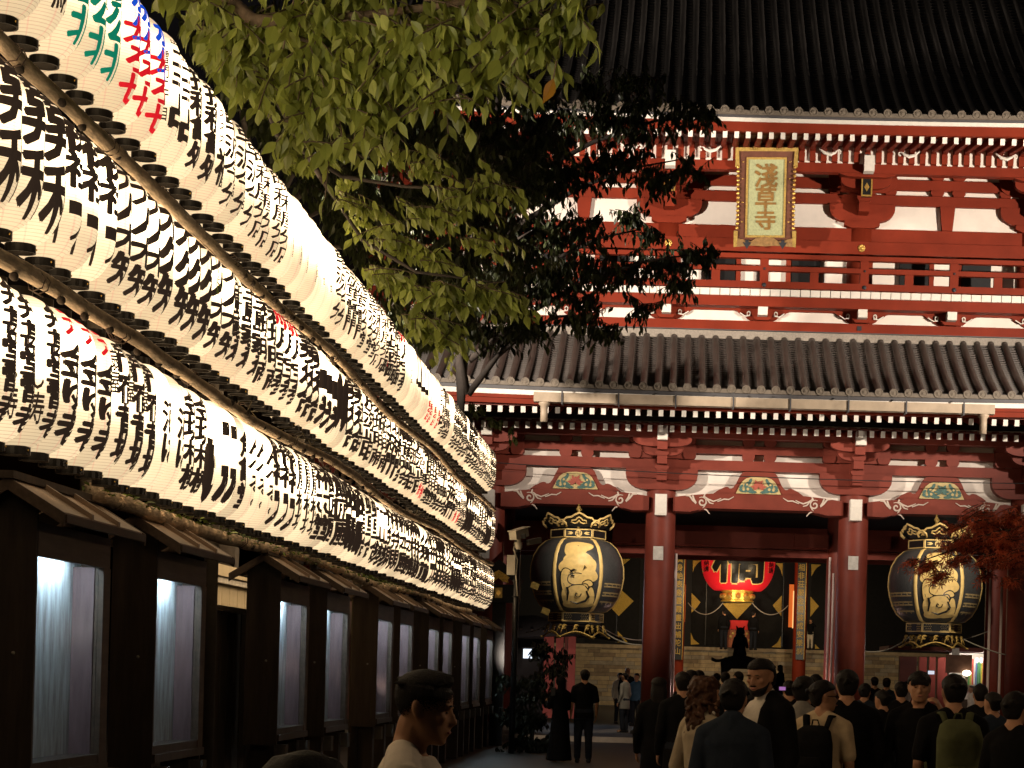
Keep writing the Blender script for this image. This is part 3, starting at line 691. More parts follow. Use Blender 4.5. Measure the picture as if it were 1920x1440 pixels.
    def hexband(name, r, z0, z1, mat):
        hr = hexring(r); mm = MB(); mm.add([(x,y,z0) for x,y in hr]+[(x,y,z1) for x,y in hr], [tuple(range(5,-1,-1)), tuple(range(6,12))]+[(k,(k+1)%6,6+(k+1)%6,6+k) for k in range(6)]); return mm.build(name, mat, L)
    hexband('top_band', .68, .93, 1.16, BLACK); hexband('bottom_band', .68, -1.12, -.885, BLACK)
    # band frames, emblem and lattice
    def onface(k, r, pts, mm, dep=.012):
        a = R(-90+60*k); ap = r*math.cos(math.pi/6); ca, sa = math.cos(a), math.sin(a)
        n = len(pts); V = []
        for d in (0,dep):
            for x,z in pts: V.append((ca*(ap+d)-sa*x, sa*(ap+d)+ca*x, z))
        mm.add(V, [tuple(range(n-1,-1,-1)), tuple(range(n,2*n))]+[(q,(q+1)%n,n+(q+1)%n,n+q) for q in range(n)])
    def rect(x0,x1,z0,z1): return [(x0,z0),(x1,z0),(x1,z1),(x0,z1)]
    f, f2 = MB(), MB()
    for k in range(6):
        for z0,z1,ff in ((.94,1.155,f),(-1.115,-.89,f2)):
            for q in (rect(-.33,.33,z0,z0+.025),rect(-.33,.33,z1-.025,z1),rect(-.335,-.31,z0,z1),rect(.31,.335,z0,z1)): onface(k, .68, q, ff)
    zc = 1.048
    onface(0, .68, [(.085*math.cos(q*math.pi/8), zc+.085*math.sin(q*math.pi/8)) for q in range(16)], f)
    for sx in (-1,1):
        onface(0, .68, [(sx*.13,zc),(sx*.18,zc+.04),(sx*.28,zc+.02),(sx*.2,zc-.0),(sx*.28,zc-.03),(sx*.18,zc-.035)], f)
    for k in (0,1,5):
        for sx in (-1,1):
            for r_ in range(4):
                for c_ in range(4):
                    x = sx*(.12+.05*c_)+(.02 if r_%2 else 0)*sx; z = -1.08+.045*r_
                    if abs(x) < .29: onface(k, .68, [(x-.021,z),(x,z+.02),(x+.021,z),(x,z+.008)], f2, .01)
    f.build('gilt_band_work', GOLDP, L); f2.build('gilt_band_work', GOLDP, L)
    mj = MB(); q_ = .052; t_ = .014   # the Buddhist manji on its gold disc
    for r0 in (rect(-t_/2,t_/2,zc-q_,zc+q_), rect(-q_,q_,zc-t_/2,zc+t_/2), rect(0,q_,zc-q_,zc-q_+t_), rect(-q_,0,zc+q_-t_,zc+q_), rect(q_-t_,q_,zc,zc+q_), rect(-q_,-q_+t_,zc-q_,zc)): onface(0, .68, r0, mj, .016)
    mj.build('manji_emblem', BLACK, L)
    # crown of six flaring cloud shaped plates
    OUT = [(-.56,.0),(-.62,.1),(-.55,.19),(-.42,.2),(-.36,.27),(-.22,.29),(-.12,.36),(0,.42),(.12,.36),(.22,.29),(.36,.27),(.42,.2),(.55,.19),(.62,.1),(.56,.0),(.44,-.03),(.3,.02),(0,0),(-.3,.02),(-.44,-.03)]
    def flare(k, x, z, d=0):
        a = R(-90+60*k); ap = .6+.62*z+d; ca, sa = math.cos(a), math.sin(a); return (ca*ap-sa*x*.86, sa*ap+ca*x*.86, 1.2+z*.78)
    for k in range(6):
        m = MB(); n = len(OUT); m.add([flare(k,x,z,-.02) for x,z in OUT]+[flare(k,x,z,.01) for x,z in OUT], [tuple(range(n-1,-1,-1)), tuple(range(n,2*n))]+[(q,(q+1)%n,n+(q+1)%n,n+q) for q in range(n)])
        pt = m.build('crown_plate', BLACK, L)
        g = MB(); g.smooth = True; g.tube([flare(k,x,z,.02) for x,z in OUT[:15]], .026, 6)
        for sx in (-1,1): g.tube([flare(k, sx*(.5+.075*math.cos(t)*(1-t/8)), .09+.065*math.sin(t)*(1-t/8), .025) for t in [j*.6 for j in range(9)]], .02, 6)
        g.tube([flare(k,x,z,.025) for x,z in ((-.22,.12),(-.2,.19),(-.1,.2),(-.05,.26),(0,.29),(.05,.26),(.1,.2),(.2,.19),(.22,.12),(.12,.1),(.04,.13),(0,.19),(-.04,.13),(-.12,.1),(-.2,.13))], .018, 6)
        g.build('gilt_cloud_edge', GOLDP, pt)
    # foot with curling gilt scrolls
    for k in range(6):
        g = MB(); g.smooth = True; a = R(-90+60*k); ca, sa = math.cos(a), math.sin(a)
        def fp(x, z): ap = .6+.3*(-z-1.15); return (ca*ap-sa*x*.95, sa*ap+ca*x*.95, z)
        g.tube([fp(x,z) for x,z in ((-.5,-1.5),(-.36,-1.47),(-.25,-1.42),(-.12,-1.38),(0,-1.36),(.12,-1.38),(.25,-1.42),(.36,-1.47),(.5,-1.5))], .022, 6)
        for cx in (-.3,0,.3):
            g.tube([fp(cx+.075*math.cos(t)*(1-t/9), -1.26+.075*math.sin(t)*(1-t/9)) for t in [j*.6+.5 for j in range(10)]], .018, 6)
            g.tube([fp(cx-.09,-1.4),fp(cx-.06,-1.3),fp(cx+.03,-1.2)], .016, 6)
        g.build('gilt_foot_scroll', GOLDB, L)
    m = MB(); m.lathe([(0,-1.2),(.5,-1.2),(.62,-1.16),(.62,-1.125),(0,-1.125)], 6, a0=0); m.build('foot_plate', BLACK, L)
    m = MB(); m.tube([(0,0,1.0),(0,0,1.75)], .035, 8); m.tube([(0,-.02,1.72),(.06,-.02,1.66),(0,-.02,1.6),(-.05,-.02,1.68),(0,-.02,1.8)], .025, 6); m.build('hanging_hook', GOLDB, L)
    return c
cl = big_lantern(1082, 1082, 'large black and gold lantern hanging in the left opening of the gate', .06)
cr = big_lantern(1753, 1102, 'large black and gold lantern partly hidden by red maple leaves', -.04)
ROPE = M('pale_rope', (.33,.29,.24), .8, .2, 30)
def sag_rope(p, q, sag, r, label, name='rope'):
    p, q = Vector(p), Vector(q); m = MB(); m.smooth = True
    m.tube([p.lerp(q,t/14)-Vector((0,0,sag*4*(t/14)*(1-t/14))) for t in range(15)], r, 6); o = m.build(name, ROPE); tag(o, label, 'rope')
sag_rope(at(1117,1172,49.4), at(1204,1209,49.7), .14, .018, 'pale rope from left black lantern to middle red column')
sag_rope(at(1117,1168,49.6), at(1204,1200,52.5), .12, .012, 'thin rope running behind the left black lantern towards rear column')
sag_rope(at(986,1186,49.5), at(1034,1166,49.4), .05, .015, 'pale rope from left black lantern towards the camera pole')
sag_rope(at(1705,1194,49.4), at(1622,1221,49.7), .14, .018, 'pale rope from right black lantern to right red column')
sag_rope(at(1797,1194,49.4), at(1886,1228,49.8), .04, .016, 'pale rope from right black lantern towards the frame edge')
sag_rope(at(1800,1200,50.5), at(1852,1184,52), .02, .012, 'thin rope rising right of the right black lantern')
sag_rope((-5,49.0,at(915,865,49).z), (9.5,49.0,at(1915,905,49).z), .12, .012, 'thin black cable strung across the front of the red gate'); C.objects[-1].data.materials[0] = WIRE

# ------------------------------------------------------------------ main hall seen through the gate
hall = thing('main_hall', 'distant temple hall with black gold mounted doors on stone podium', 'temple hall', (3.4, 95, 0))
HY = 95.6
ZP = at(1420, 1216, 95).z
pod = MB().b2(-14, 20, 95.0, 110, 0, ZP-.16).build('podium', STONED, hall)
rr = random.Random(3); STN = [M('podium_stone_%s' % n, c, .85, .25, 4, .2) for n,c in (('buff',(.42,.32,.19)),('grey',(.33,.28,.21)),('brown',(.27,.2,.13)))]
blk_ = MB(); zc_ = .05
while zc_ < ZP-.2:
    x = -4.4+rr.uniform(-.5,0); hh = rr.choice((.17,.19,.21))
    while x < 11.5:
        L_ = rr.uniform(.5,1.2); blk_.mi = rr.choice((0,0,0,1,1,2)); d = rr.uniform(.02,.05); blk_.b2(x+.008, x+L_-.008, 95-d, 95.05, zc_, zc_+hh-.014); x += L_
    zc_ += hh
blk_.build('stone_blocks', STN, hall, kind='stuff')
MB().b2(-14,20,94.85,110,ZP-.16,ZP).build('podium_coping', STONE, hall)
MB().b2(-14,20,HY+.1,HY+.4,ZP,14).build('dark_wall', BLACKM, hall)
DOORM = M('door_black', (.009,.008,.007), .6, .3, 6, spec=.15)
def hx(x): return (x-PX)*HY/F
for x0,x1 in ((1099,1200),(1297,1384),(1384,1468),(1520,1556),(1625,1700)):
    a = at(x0,1130,HY).x; b = at(x1,1130,HY).x
    MB().b2(a+.02,b-.02,HY,HY+.09,ZP+.1,8.4).build('hall_door', DOORM, hall)
GLAT = M('gilt_lattice', (.5,.32,.05), .45, .6, 60, .5, metal=.4)
def zoom5(x, y): return (1280+x/5.54, 1030+y/5.54)
def gilt(pts, Y=HY-.03, name='gilt_door_mount'):
    P = [at(*p, Y) for p in pts]; MB().prism([(p.x,p.z) for p in P], Y, Y+.025).build(name, GLAT, hall)
for tri in (((105,115),(195,115),(150,150),(120,190),(105,240)), ((92,455),(140,500),(185,550),(150,600),(92,660)), ((85,865),(110,930),(175,985),(85,990)),
            ((1040,145),(960,145),(1000,180),(1020,220),(1035,280)), ((1030,480),(985,530),(935,580),(970,630),(1025,695)), ((1020,900),(985,970),(925,1015),(1020,1020)),
            ((1338,155),(1438,160),(1390,195),(1365,230),(1338,280)), ((1328,490),(1375,545),(1415,590),(1370,645),(1326,700)), ((1375,985),(1420,1030),(1375,1032)), ((410,560),(720,560),(565,725))):
    gilt([zoom5(*p) for p in tri])
for tri in (((1160,1048),(1182,1048),(1165,1062)), ((1158,1100),(1188,1127),(1160,1155),(1146,1140)), ((1158,1183),(1177,1204),(1158,1204))): gilt(tri)
m = MB()
for x in (1158,1384,1469,1325): a = at(x,1100,HY); m.b2(a.x-.02,a.x+.02,HY-.02,HY+.02,ZP+.1,8.4)
m.build('door_meeting_stile', BLACK, hall)
# hall columns with vertical couplet boards
for (xx, tw, txt, Y) in ((1500.5, 25, '實相非荘嚴金碧装成安樂刹', 92.2), (1273, 22, '眞身絶表象雲霞畫出補陀山', 92.2)):
    c = at(xx, 1150, Y); s = F/Y
    m = MB(); m.smooth = True; m.lathe([(tw/2/s,0),(tw/2/s,10)], 20, (c.x,Y,0)); m.build('hall_column', RED, hall)
    zt, zb = at(xx,1035,Y).z, at(xx,1237,Y).z
    bd = MB().b2(c.x-7.4/s, c.x+7.4/s, Y-.36, Y-.32, zb, zt).build('couplet_board', BLACK, hall)
    m = MB(); n = len(txt); z0 = zt-.15; hh = (zt-zb-.35)/n
    for i,ch in enumerate(txt): flat_text(m, ch, c.x-.02, z0-hh*(i+.5), .30, hh*.86, lambda x,z: Y-.375, .022, lay=.003)
    m.build('gold_lettering', M('couplet_gold', (.42,.27,.05), .5, .2, 9) if 'couplet_gold' not in bpy.data.materials else bpy.data.materials['couplet_gold'], bd)
    m = MB().b2(c.x+7.5/s, c.x+8.6/s, Y-.37, Y-.3, zb, zt); m.build('board_edge', GOLDB, bd)
for x0,x1,y0,y1 in ((1478,1489,1096,1176),(1278,1286,1096,1166)):
    a, b = at(x0,y1,HY-.05), at(x1,y0,HY-.05); MB().b2(a.x,b.x,HY-.08,HY-.03,a.z,b.z).build('orange_lit_panel', EM('panel_light_glow',(1,.2,.03),.55) if 'panel_light_glow' not in bpy.data.materials else bpy.data.materials['panel_light_glow'], hall)  # emission stands in for the orange light on these panels
a = at(1487,1110,HY-.1); MB().b2(a.x,a.x+.08,HY-.12,HY-.09,at(1487,1178,HY).z,at(1487,1108,HY).z).build('lit_post_edge', EM('post_glow',(1,.55,.2),1.1), hall)  # emission stands in for light caught on the post edge
# offertory box and red cloth
a, b = at(1363,1220,93.6), at(1406,1178,93.6)
ob = thing('offertory_box', 'carved orange wooden offertory box under red cloth before the doors', 'offertory box', ((a.x+b.x)/2, 93.8, ZP))
MB().b2(a.x,b.x,93.5,94.3,ZP,b.z).build('box_body', M('carved_orange_wood', (.3,.08,.03), .6, .5, 14, .4), ob)
a2, b2 = at(1365,1180,93.6), at(1405,1164,93.6)
m = MB(); m.prism([(a2.x+.06,a2.z),(a2.x-.02,b2.z),(b2.x+.02,b2.z),(b2.x-.06,a2.z)], 93.4, 93.48); m.build('red_cloth', M('red_cloth', (.55,.02,.02), .8, .12, 5), ob)
g = MB()
for k in range(9): g.ball((a.x+.15+.11*k, 93.49, ZP+.5+.18*math.sin(k*2.1)), (.07,.02,.07), 8, 5)
g.build('carved_boss', GOLDB, ob)

# ------------------------------------------------------------------ red lantern of the hall
lc = at(1384.5, 1050, 92.6)
rl = thing('red_lantern', 'huge red paper lantern with black character hanging before the hall', 'lantern', lc, track=False)
prof = [(1.72*math.cos(t)**.6, 1.62*math.sin(t)) for t in [R(-62+124*k/16) for k in range(17)]]
def rrad(z):
    for (r0,z0),(r1,z1) in zip(prof, prof[1:]):
        if z0 <= z <= z1: return r0+(r1-r0)*(z-z0)/(z1-z0)
    return 1.0
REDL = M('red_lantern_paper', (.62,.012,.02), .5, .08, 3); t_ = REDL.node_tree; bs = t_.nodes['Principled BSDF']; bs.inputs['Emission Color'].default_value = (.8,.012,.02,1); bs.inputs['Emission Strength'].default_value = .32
m = MB(); m.smooth = True
rp = []
for k in range(49):
    z = prof[0][1]+(prof[-1][1]-prof[0][1])*k/48; rp.append((rrad(z)+(.012 if k%2 else 0), z))
m.lathe([(0,rp[0][1])]+rp+[(0,rp[-1][1])], 48); m.build('lantern_body', REDL, rl)
for nm, bold, e, mt in (('gold_outline', .062, .012, GOLDP), ('black_character', .034, .04, BLACK)):
    m = MB()
    for ch, zc in (('橋', .12),): flat_text(m, ch, 0, zc, 2.5, 2.62, lambda x,z: -math.sqrt(max(.05,rrad(max(-1.4,min(1.4,z)))**2-x*x))-e-.01, bold, cut=.08)
    m.build(nm, mt, rl)
for sx in (-1,1):
    m = MB()
    for k in range(5): flat_text(m, '提灯奉納講'[k], sx*1.5, .55-.26*k, .24, .26, lambda x,z: -math.sqrt(max(.02,rrad(max(-1.4,min(1.4,z)))**2-x*x))-.03, .03)
    m.build('side_lettering', BLACK, rl)
    m = MB(); 
    for k in range(5):
        for z in (.68-.26*k,): m.add([(sx*1.5+dx, -math.sqrt(max(.02,rrad(max(-1.4,min(1.4,z+dz)))**2-(sx*1.5+dx)**2))-.02, z+dz) for dx,dz in ((-.16,-.26),(.14,-.26),(.14,0),(-.16,0))], [(0,1,2,3)])
    m.build('side_gold_strip', GOLDP, rl)
GB = M('band_brass', (.8,.5,.1), .3, .4, 24, .3, metal=.6)  # plain brass colour of the lantern band
m = MB(); m.lathe([(0,-1.42),(.74,-1.43),(.74,-1.5),(.7,-1.52),(.7,-1.86),(.76,-1.9),(.76,-1.95),(0,-1.95)], 32); m.build('brass_band', GB, rl)
m = MB()
for k in range(12):
    a = R(-90+30*k); m.ball((.72*math.cos(a), .72*math.sin(a), -1.69), (.12,.12,.13), 8, 6)
m.build('brass_boss', GOLD, rl)
sag_rope(at(1290,1130,93.2), at(1356,1130,93), .55, .025, 'pale rope sagging left of the hall lantern'); sag_rope(at(1410,1130,93), at(1478,1135,93.2), .5, .025, 'pale rope sagging right of the hall lantern')

# ------------------------------------------------------------------ incense burner
jc = at(1386, 1262, 74); jk = thing('incense_burner', 'black bronze incense burner with curved roof and lion finial', 'incense burner', (jc.x, 74, 0))
m = MB()
rows = []
for i in range(15):
    t = -1+2*i/14
    rows.append((jc.x+1.04*t, 2.40-.30*abs(t)**1.5+.9*max(0,abs(t)-.8)**1.0))
m.prism(rows+[(x,z-.11) for x,z in rows[::-1]], 73.3, 74.7)
m.prism([(jc.x-.7,2.16),(jc.x-.55,2.3),(jc.x+.55,2.3),(jc.x+.7,2.16),(jc.x+.66,1.5),(jc.x+.52,1.5),(jc.x+.46,1.74),(jc.x+.3,1.88),(jc.x-.3,1.88),(jc.x-.46,1.74),(jc.x-.52,1.5),(jc.x-.66,1.5)], 73.5, 74.5)
m.build('burner_roof', BLACKM, jk)
m = MB(); m.smooth = True; m.cone((jc.x,74,2.42),(jc.x,74,2.7),.26,.2); m.cone((jc.x,74,2.85),(jc.x,74,3.05),.22,.2); m.ball((jc.x,74,3.25),(.17,.2,.18))
for sx in (-1,1): m.cone((jc.x+sx*.1,74,3.36),(jc.x+sx*.14,74,3.46),.05,.02); m.cone((jc.x+sx*.18,73.9,3.0),(jc.x+sx*.26,73.85,2.7),.07,.06)
m.build('lion_finial', BLACKM, jk)
m = MB()
for sx in (-1,1): m.cone((jc.x+sx*.55,73.6,1.0),(jc.x+sx*.55,73.6,2.1),.06,.06)
m.build('roof_post', BLACKM, jk)
m = MB(); m.smooth = True; m.lathe([(0,.1),(.4,.12),(.55,.2),(.45,.4),(.6,.6),(.8,.85),(.82,1.1),(.75,1.15),(0,1.1)], 28, (jc.x,74,0)); m.build('burner_bowl', BLACKM, jk)

# ------------------------------------------------------------------ side buildings beyond the gate
sb = thing('side_hall', 'red walled side building glimpsed beyond left opening of gate', 'building', (-4.5, 64, 0))
PINKR = M('lit_red_board', (.42,.075,.055), .6, .15, 3)  # brighter red, with the light on boards and posts put into the colour
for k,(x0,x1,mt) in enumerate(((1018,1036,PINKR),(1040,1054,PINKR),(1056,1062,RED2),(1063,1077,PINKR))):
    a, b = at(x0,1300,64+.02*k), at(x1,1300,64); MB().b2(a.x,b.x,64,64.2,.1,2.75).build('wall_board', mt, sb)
m = MB(); m.prism([(-6.6,2.6),(-6.6,3.2),(-4.2,3.35),(-2.6,3.0),(-1.45,2.72),(-1.4,2.62),(-2.7,2.75)], 62.5, 66); m.build('dark_eave', BLACKM, sb)
a, b = at(940,1300,64), at(1018,1300,64); MB().b2(a.x,b.x,64.2,64.3,.1,3).build('dark_wall', BLACKM, sb)
m = MB()
for k in range(14): m.box((-6.4+.36*k*1.0, 62.6, 3.0-.02*k), (.07,.6,.06))
m.build('eave_rafter', DWOOD, sb)
tv = thing('lit_shop_window', 'small bright white shop window behind dark leaves left of the gate', 'window', tuple(at(1003,1226,63)))
a, b = at(981,1234,63), at(998,1217,63); MB().b2(a.x,b.x,62.97,63,a.z,b.z).build('glass', EM('cool_window_light',(.75,.86,1),1.6), tv)
a, b = at(1006,1234,63), at(1014,1217,63); MB().b2(a.x,b.x,62.97,63,a.z,b.z).build('glass', bpy.data.materials['cool_window_light'], tv)
a, b = at(978,1237,63), at(1020,1214,63); MB().b2(a.x,b.x,63.01,63.1,a.z,b.z).build('window_frame', BLACKM, tv)
st = thing('amulet_stall', 'brightly lit stall with coloured amulets and hanging white lanterns on the right', 'stall', (10, 61.5, 0))
SX = lambda x: at(x,1270,61).x
MB().b2(SX(1790), SX(1900), 62.2, 62.3, .1, at(1790,1224,62).z).build('lit_back_wall', M('stall_back_wall', (.7,.62,.52), .7, .1, 4), st)
for x0,x1 in ((1690,1722),(1727,1741),(1746,1758),(1762,1780)):
    MB().b2(SX(x0), SX(x1), 61.5, 61.8, .1, at(1750,1232,61).z).build('red_post', PINKR if x0 > 1720 else DARKRED, st)
MB().b2(SX(1768), SX(1816), 60.4, 60.5, at(1790,1262,61).z, at(1790,1228,61).z).build('dark_valance', M('stall_timber', (.16,.08,.05), .6, .3, 5), st)
MB().b2(SX(1660), SX(1900), 60.2, 63, at(1790,1222,61).z, at(1790,1222,61).z+.12).build('stall_ceiling', DARKRED, st)
cols = [(.1,.35,.1),(.6,.5,.05),(.6,.08,.05),(.75,.7,.65),(.12,.2,.45),(.08,.3,.12)]
for k in range(9):
    xx = SX(1824+3.4*k); MB().b2(xx, xx+.04, 61.9, 61.95, 1.55, 2.35).build('amulet_strip', M('amulet_dye', cols[k%6], .7, .1, 5), st)
WL = EM('white_lantern_glow', (1,.95,.9), 1.5)
for k in range(3):
    m = MB(); m.smooth = True; m.ball((SX(1829+8*k), 60.8, at(1829,1238,61).z), (.055,.055,.09), 10, 8); m.build('white_lantern', WL, st)
m = MB(); m.smooth = True; m.ball((SX(1806), 60.3, at(1806,1262,61).z), (.13,.08,.09), 10, 8); m.build('bare_bulb', EM('bulb_glare', (1,.85,.62), 6), st)
MB().b2(SX(1800), SX(1900), 60.9, 61.5, .1, 1.1).build('counter', DWOOD2, st)
sgn = MB().b2(at(1785,1240,56).x, at(1798,1240,56).x, 56, 56.05, at(1790,1228,56).z, at(1790,1215,56).z).build('hanging_sign', GREY); tag(sgn, 'small pale square sign hanging below the right black lantern', 'sign')
# ------------------------------------------------------------------ wall of paper lanterns
LX, LR, LHH = -3.665, .19, .84; KZ = .84/.88
STEP = .355
RX, RY = .235, .174      # round lanterns squashed to ovals, deeper than wide, so they overlap as seen
LPROF = [(.36,0),(.46,.012),(.6,.035),(.74,.075),(.86,.125),(.945,.185),(.99,.25),(1,.3),(1,.60),(.985,.655),(.94,.705),(.86,.75),(.74,.785),(.6,.812),(.46,.83),(.36,.84)]
def lrad(z):
    z = max(0, min(LHH, z))
    for (r0,z0),(r1,z1) in zip(LPROF, LPROF[1:]):
        if z0 <= z <= z1: return r0+(r1-r0)*(z-z0)/(z1-z0)
    return 1
def paper_material(name, hot, warm, top):
    """lit washi: hottest round the bulb, cooling to peach at the ends; fine bamboo ribs and glued seams"""
    m, t, b, L = nodes(name)
    tc = t.nodes.new('ShaderNodeTexCoord'); sp = t.nodes.new('ShaderNodeSeparateXYZ'); L(tc.outputs['Object'], sp.inputs[0])
    def math_(op, a, bb=None, clamp=False):
        n = t.nodes.new('ShaderNodeMath'); n.operation = op; n.use_clamp = clamp
        for i, v in enumerate((a, bb)):
            if v is None: continue
            if hasattr(v, 'links'): L(v, n.inputs[i])
            else: n.inputs[i].default_value = v
        return n.outputs[0]
    z = sp.outputs[2]
    cr = t.nodes.new('ShaderNodeValToRGB'); e = cr.color_ramp.elements
    e[0].position = 0; e[0].color = (warm*.86,)*3+(1,); e[1].position = 1; e[1].color = (top,)*3+(1,)
    for p, v in ((.2,warm),(.32,warm*1.25),(.42,warm*2.2),(.54,hot),(.8,hot),(.92,hot*.3)):
        q = e.new(p); q.color = (v,v,v,1)
    L(math_('DIVIDE', z, LHH), cr.inputs[0])
    oi = t.nodes.new('ShaderNodeObjectInfo'); rv = math_('ADD', math_('MULTIPLY', oi.outputs['Random'], .5), .72)
    rib = math_('FRACT', math_('MULTIPLY', z, 56.0)); rib = math_('LESS_THAN', rib, .15); rib = math_('SUBTRACT', 1.0, math_('MULTIPLY', rib, .42))
    ang = math_('ARCTAN2', sp.outputs[1], sp.outputs[0]); seam = math_('FRACT', math_('ADD', math_('MULTIPLY', ang, 8/(2*math.pi)), .37)); seam = math_('LESS_THAN', seam, .09)
    nz = t.nodes.new('ShaderNodeTexNoise'); nz.inputs['Scale'].default_value = 7; L(tc.outputs['Object'], nz.inputs[0])
    st = math_('MULTIPLY', math_('MULTIPLY', cr.outputs[0], rib), math_('MULTIPLY', rv, math_('ADD', math_('MULTIPLY', nz.outputs[0], .3), .85)))
    mc = t.nodes.new('ShaderNodeMix'); mc.data_type = 'RGBA'; mc.inputs[6].default_value = (1,.745,.44,1); mc.inputs[7].default_value = (1,.58,.36,1); L(math_('MULTIPLY', seam, .8), mc.inputs[0])
    b.inputs['Base Color'].default_value = (.3,.24,.17,1); b.inputs['Roughness'].default_value = .7; b.inputs['Specular IOR Level'].default_value = .2
    L(mc.outputs[2], b.inputs['Emission Color']); L(st, b.inputs['Emission Strength']); return m
PAPER = [paper_material('lit_washi_paper', 7.5, 1.12, 1.2), paper_material('lit_washi_paper_soft', 3.2, 1.06, 1.1), paper_material('lit_washi_paper_bright', 9, 1.25, 1.5)]
CAP = M('black_lacquered_hoop', (.012,.010,.009), .35, .3, 12)
INK = M('black_ink', (.02,.014,.011), .7, .2, 20, spec=.2); _b = INK.node_tree.nodes['Principled BSDF']; _b.inputs['Emission Color'].default_value = (1,.6,.4,1); _b.inputs['Emission Strength'].default_value = .022  # weak emission stands in for lantern light through the ink
INKR = M('red_ink', (.55,.012,.02), .6, .1, 20); INKG = M('green_ink', (.01,.17,.10), .6, .15, 20); INKB = M('blue_ink', (.012,.07,.45), .6, .1, 20)
for mm_, c_, s_ in ((INKR,(1,.015,.03),.55),(INKG,(.0,.2,.12),.8),(INKB,(.01,.09,.7),.8)):   # thin dye the bulb shines through
    b_ = mm_.node_tree.nodes['Principled BSDF']; b_.inputs['Emission Color'].default_value = (*c_,1); b_.inputs['Emission Strength'].default_value = s_
mb = MB(); mb.smooth = True; mb.lathe(LPROF, 36, sx=RX, sy=RY); shades = [mb.mesh('paper_shade', p) for p in PAPER]
mb = MB(); mb.smooth = False; mb.lathe([(.072,-.044),(.084,-.044),(.084,.003),(.072,.003),(.072,-.044)], 24); hoopm = mb.mesh('black_hoop', CAP)
pin = MB(); pin.smooth = True
pin.ball((.085,0,-.02),(.006,.006,.006),6,4); pinm = pin.mesh('brass_pin', GOLD)
def letter_mesh(spec):
    """spec: list of (char, z centre from the bottom, width, height, ink, bold[, azimuth shift])"""
    m = MB(); inks = [INK, INKR, INKG, INKB]
    for s_ in spec:
        ch, zc, w, h, ink, bold = s_[:6]; zc *= KZ; h *= KZ; a_off = s_[6] if len(s_) > 6 else 0
        V, Fc = glyph(ch, bold*1.1) if len(ch) == 1 else ([(-.5,-.5,0),(.5,-.5,0),(.5,.5,0),(-.5,.5,0)], [(0,1,2,3)])
        if not V: continue
        bm = bmesh.new(); vs_ = [bm.verts.new((x*w, y*h+zc, l*.0003)) for x,y,l in V]
        for f in Fc:
            try: bm.faces.new([vs_[i] for i in f])
            except ValueError: pass
        n = max(3, int(w/.045))
        for i in range(1, n): bmesh.ops.bisect_plane(bm, geom=bm.verts[:]+bm.edges[:]+bm.faces[:], plane_co=(-w/2+w*i/n,0,0), plane_no=(1,0,0))
        for zz in [t_*KZ for t_ in (.035,.075,.12,.17,.22,.28,.33,.57,.63,.69,.75,.80,.84)]:
            if zc-h*.6 < zz < zc+h*.6: bmesh.ops.bisect_plane(bm, geom=bm.verts[:]+bm.edges[:]+bm.faces[:], plane_co=(0,zz,0), plane_no=(0,1,0))
        m.mi = ink; bm.verts.index_update(); base = []
        for v in bm.verts:
            z = v.co.y; f_ = lrad(z); e_ = .0022+v.co.z; a = v.co.x/LR + a_off      # reading from +X: left of the sign is towards -Y (nearer)
            base.append(((RX*f_+e_)*math.cos(a), (RY*f_+e_)*math.sin(a), z))
        m.add(base, [tuple(v.index for v in f.verts) for f in bm.faces]); bm.free()
    return m.mesh('lettering', inks)
def col(txt, top=.80, bot=.10, w=.30, ink=0, bold=.03, hs=.98, shift=0):
    n = len(txt); h = (top-bot)/n
    return [(c, top-h*(i+.5), w, h*hs*1.08, ink, bold, shift) for i, c in enumerate(txt)]
def small(txt, top, bot, shift, w=.055, ink=0): return col(txt, top, bot, w, ink, .02, .95, shift)
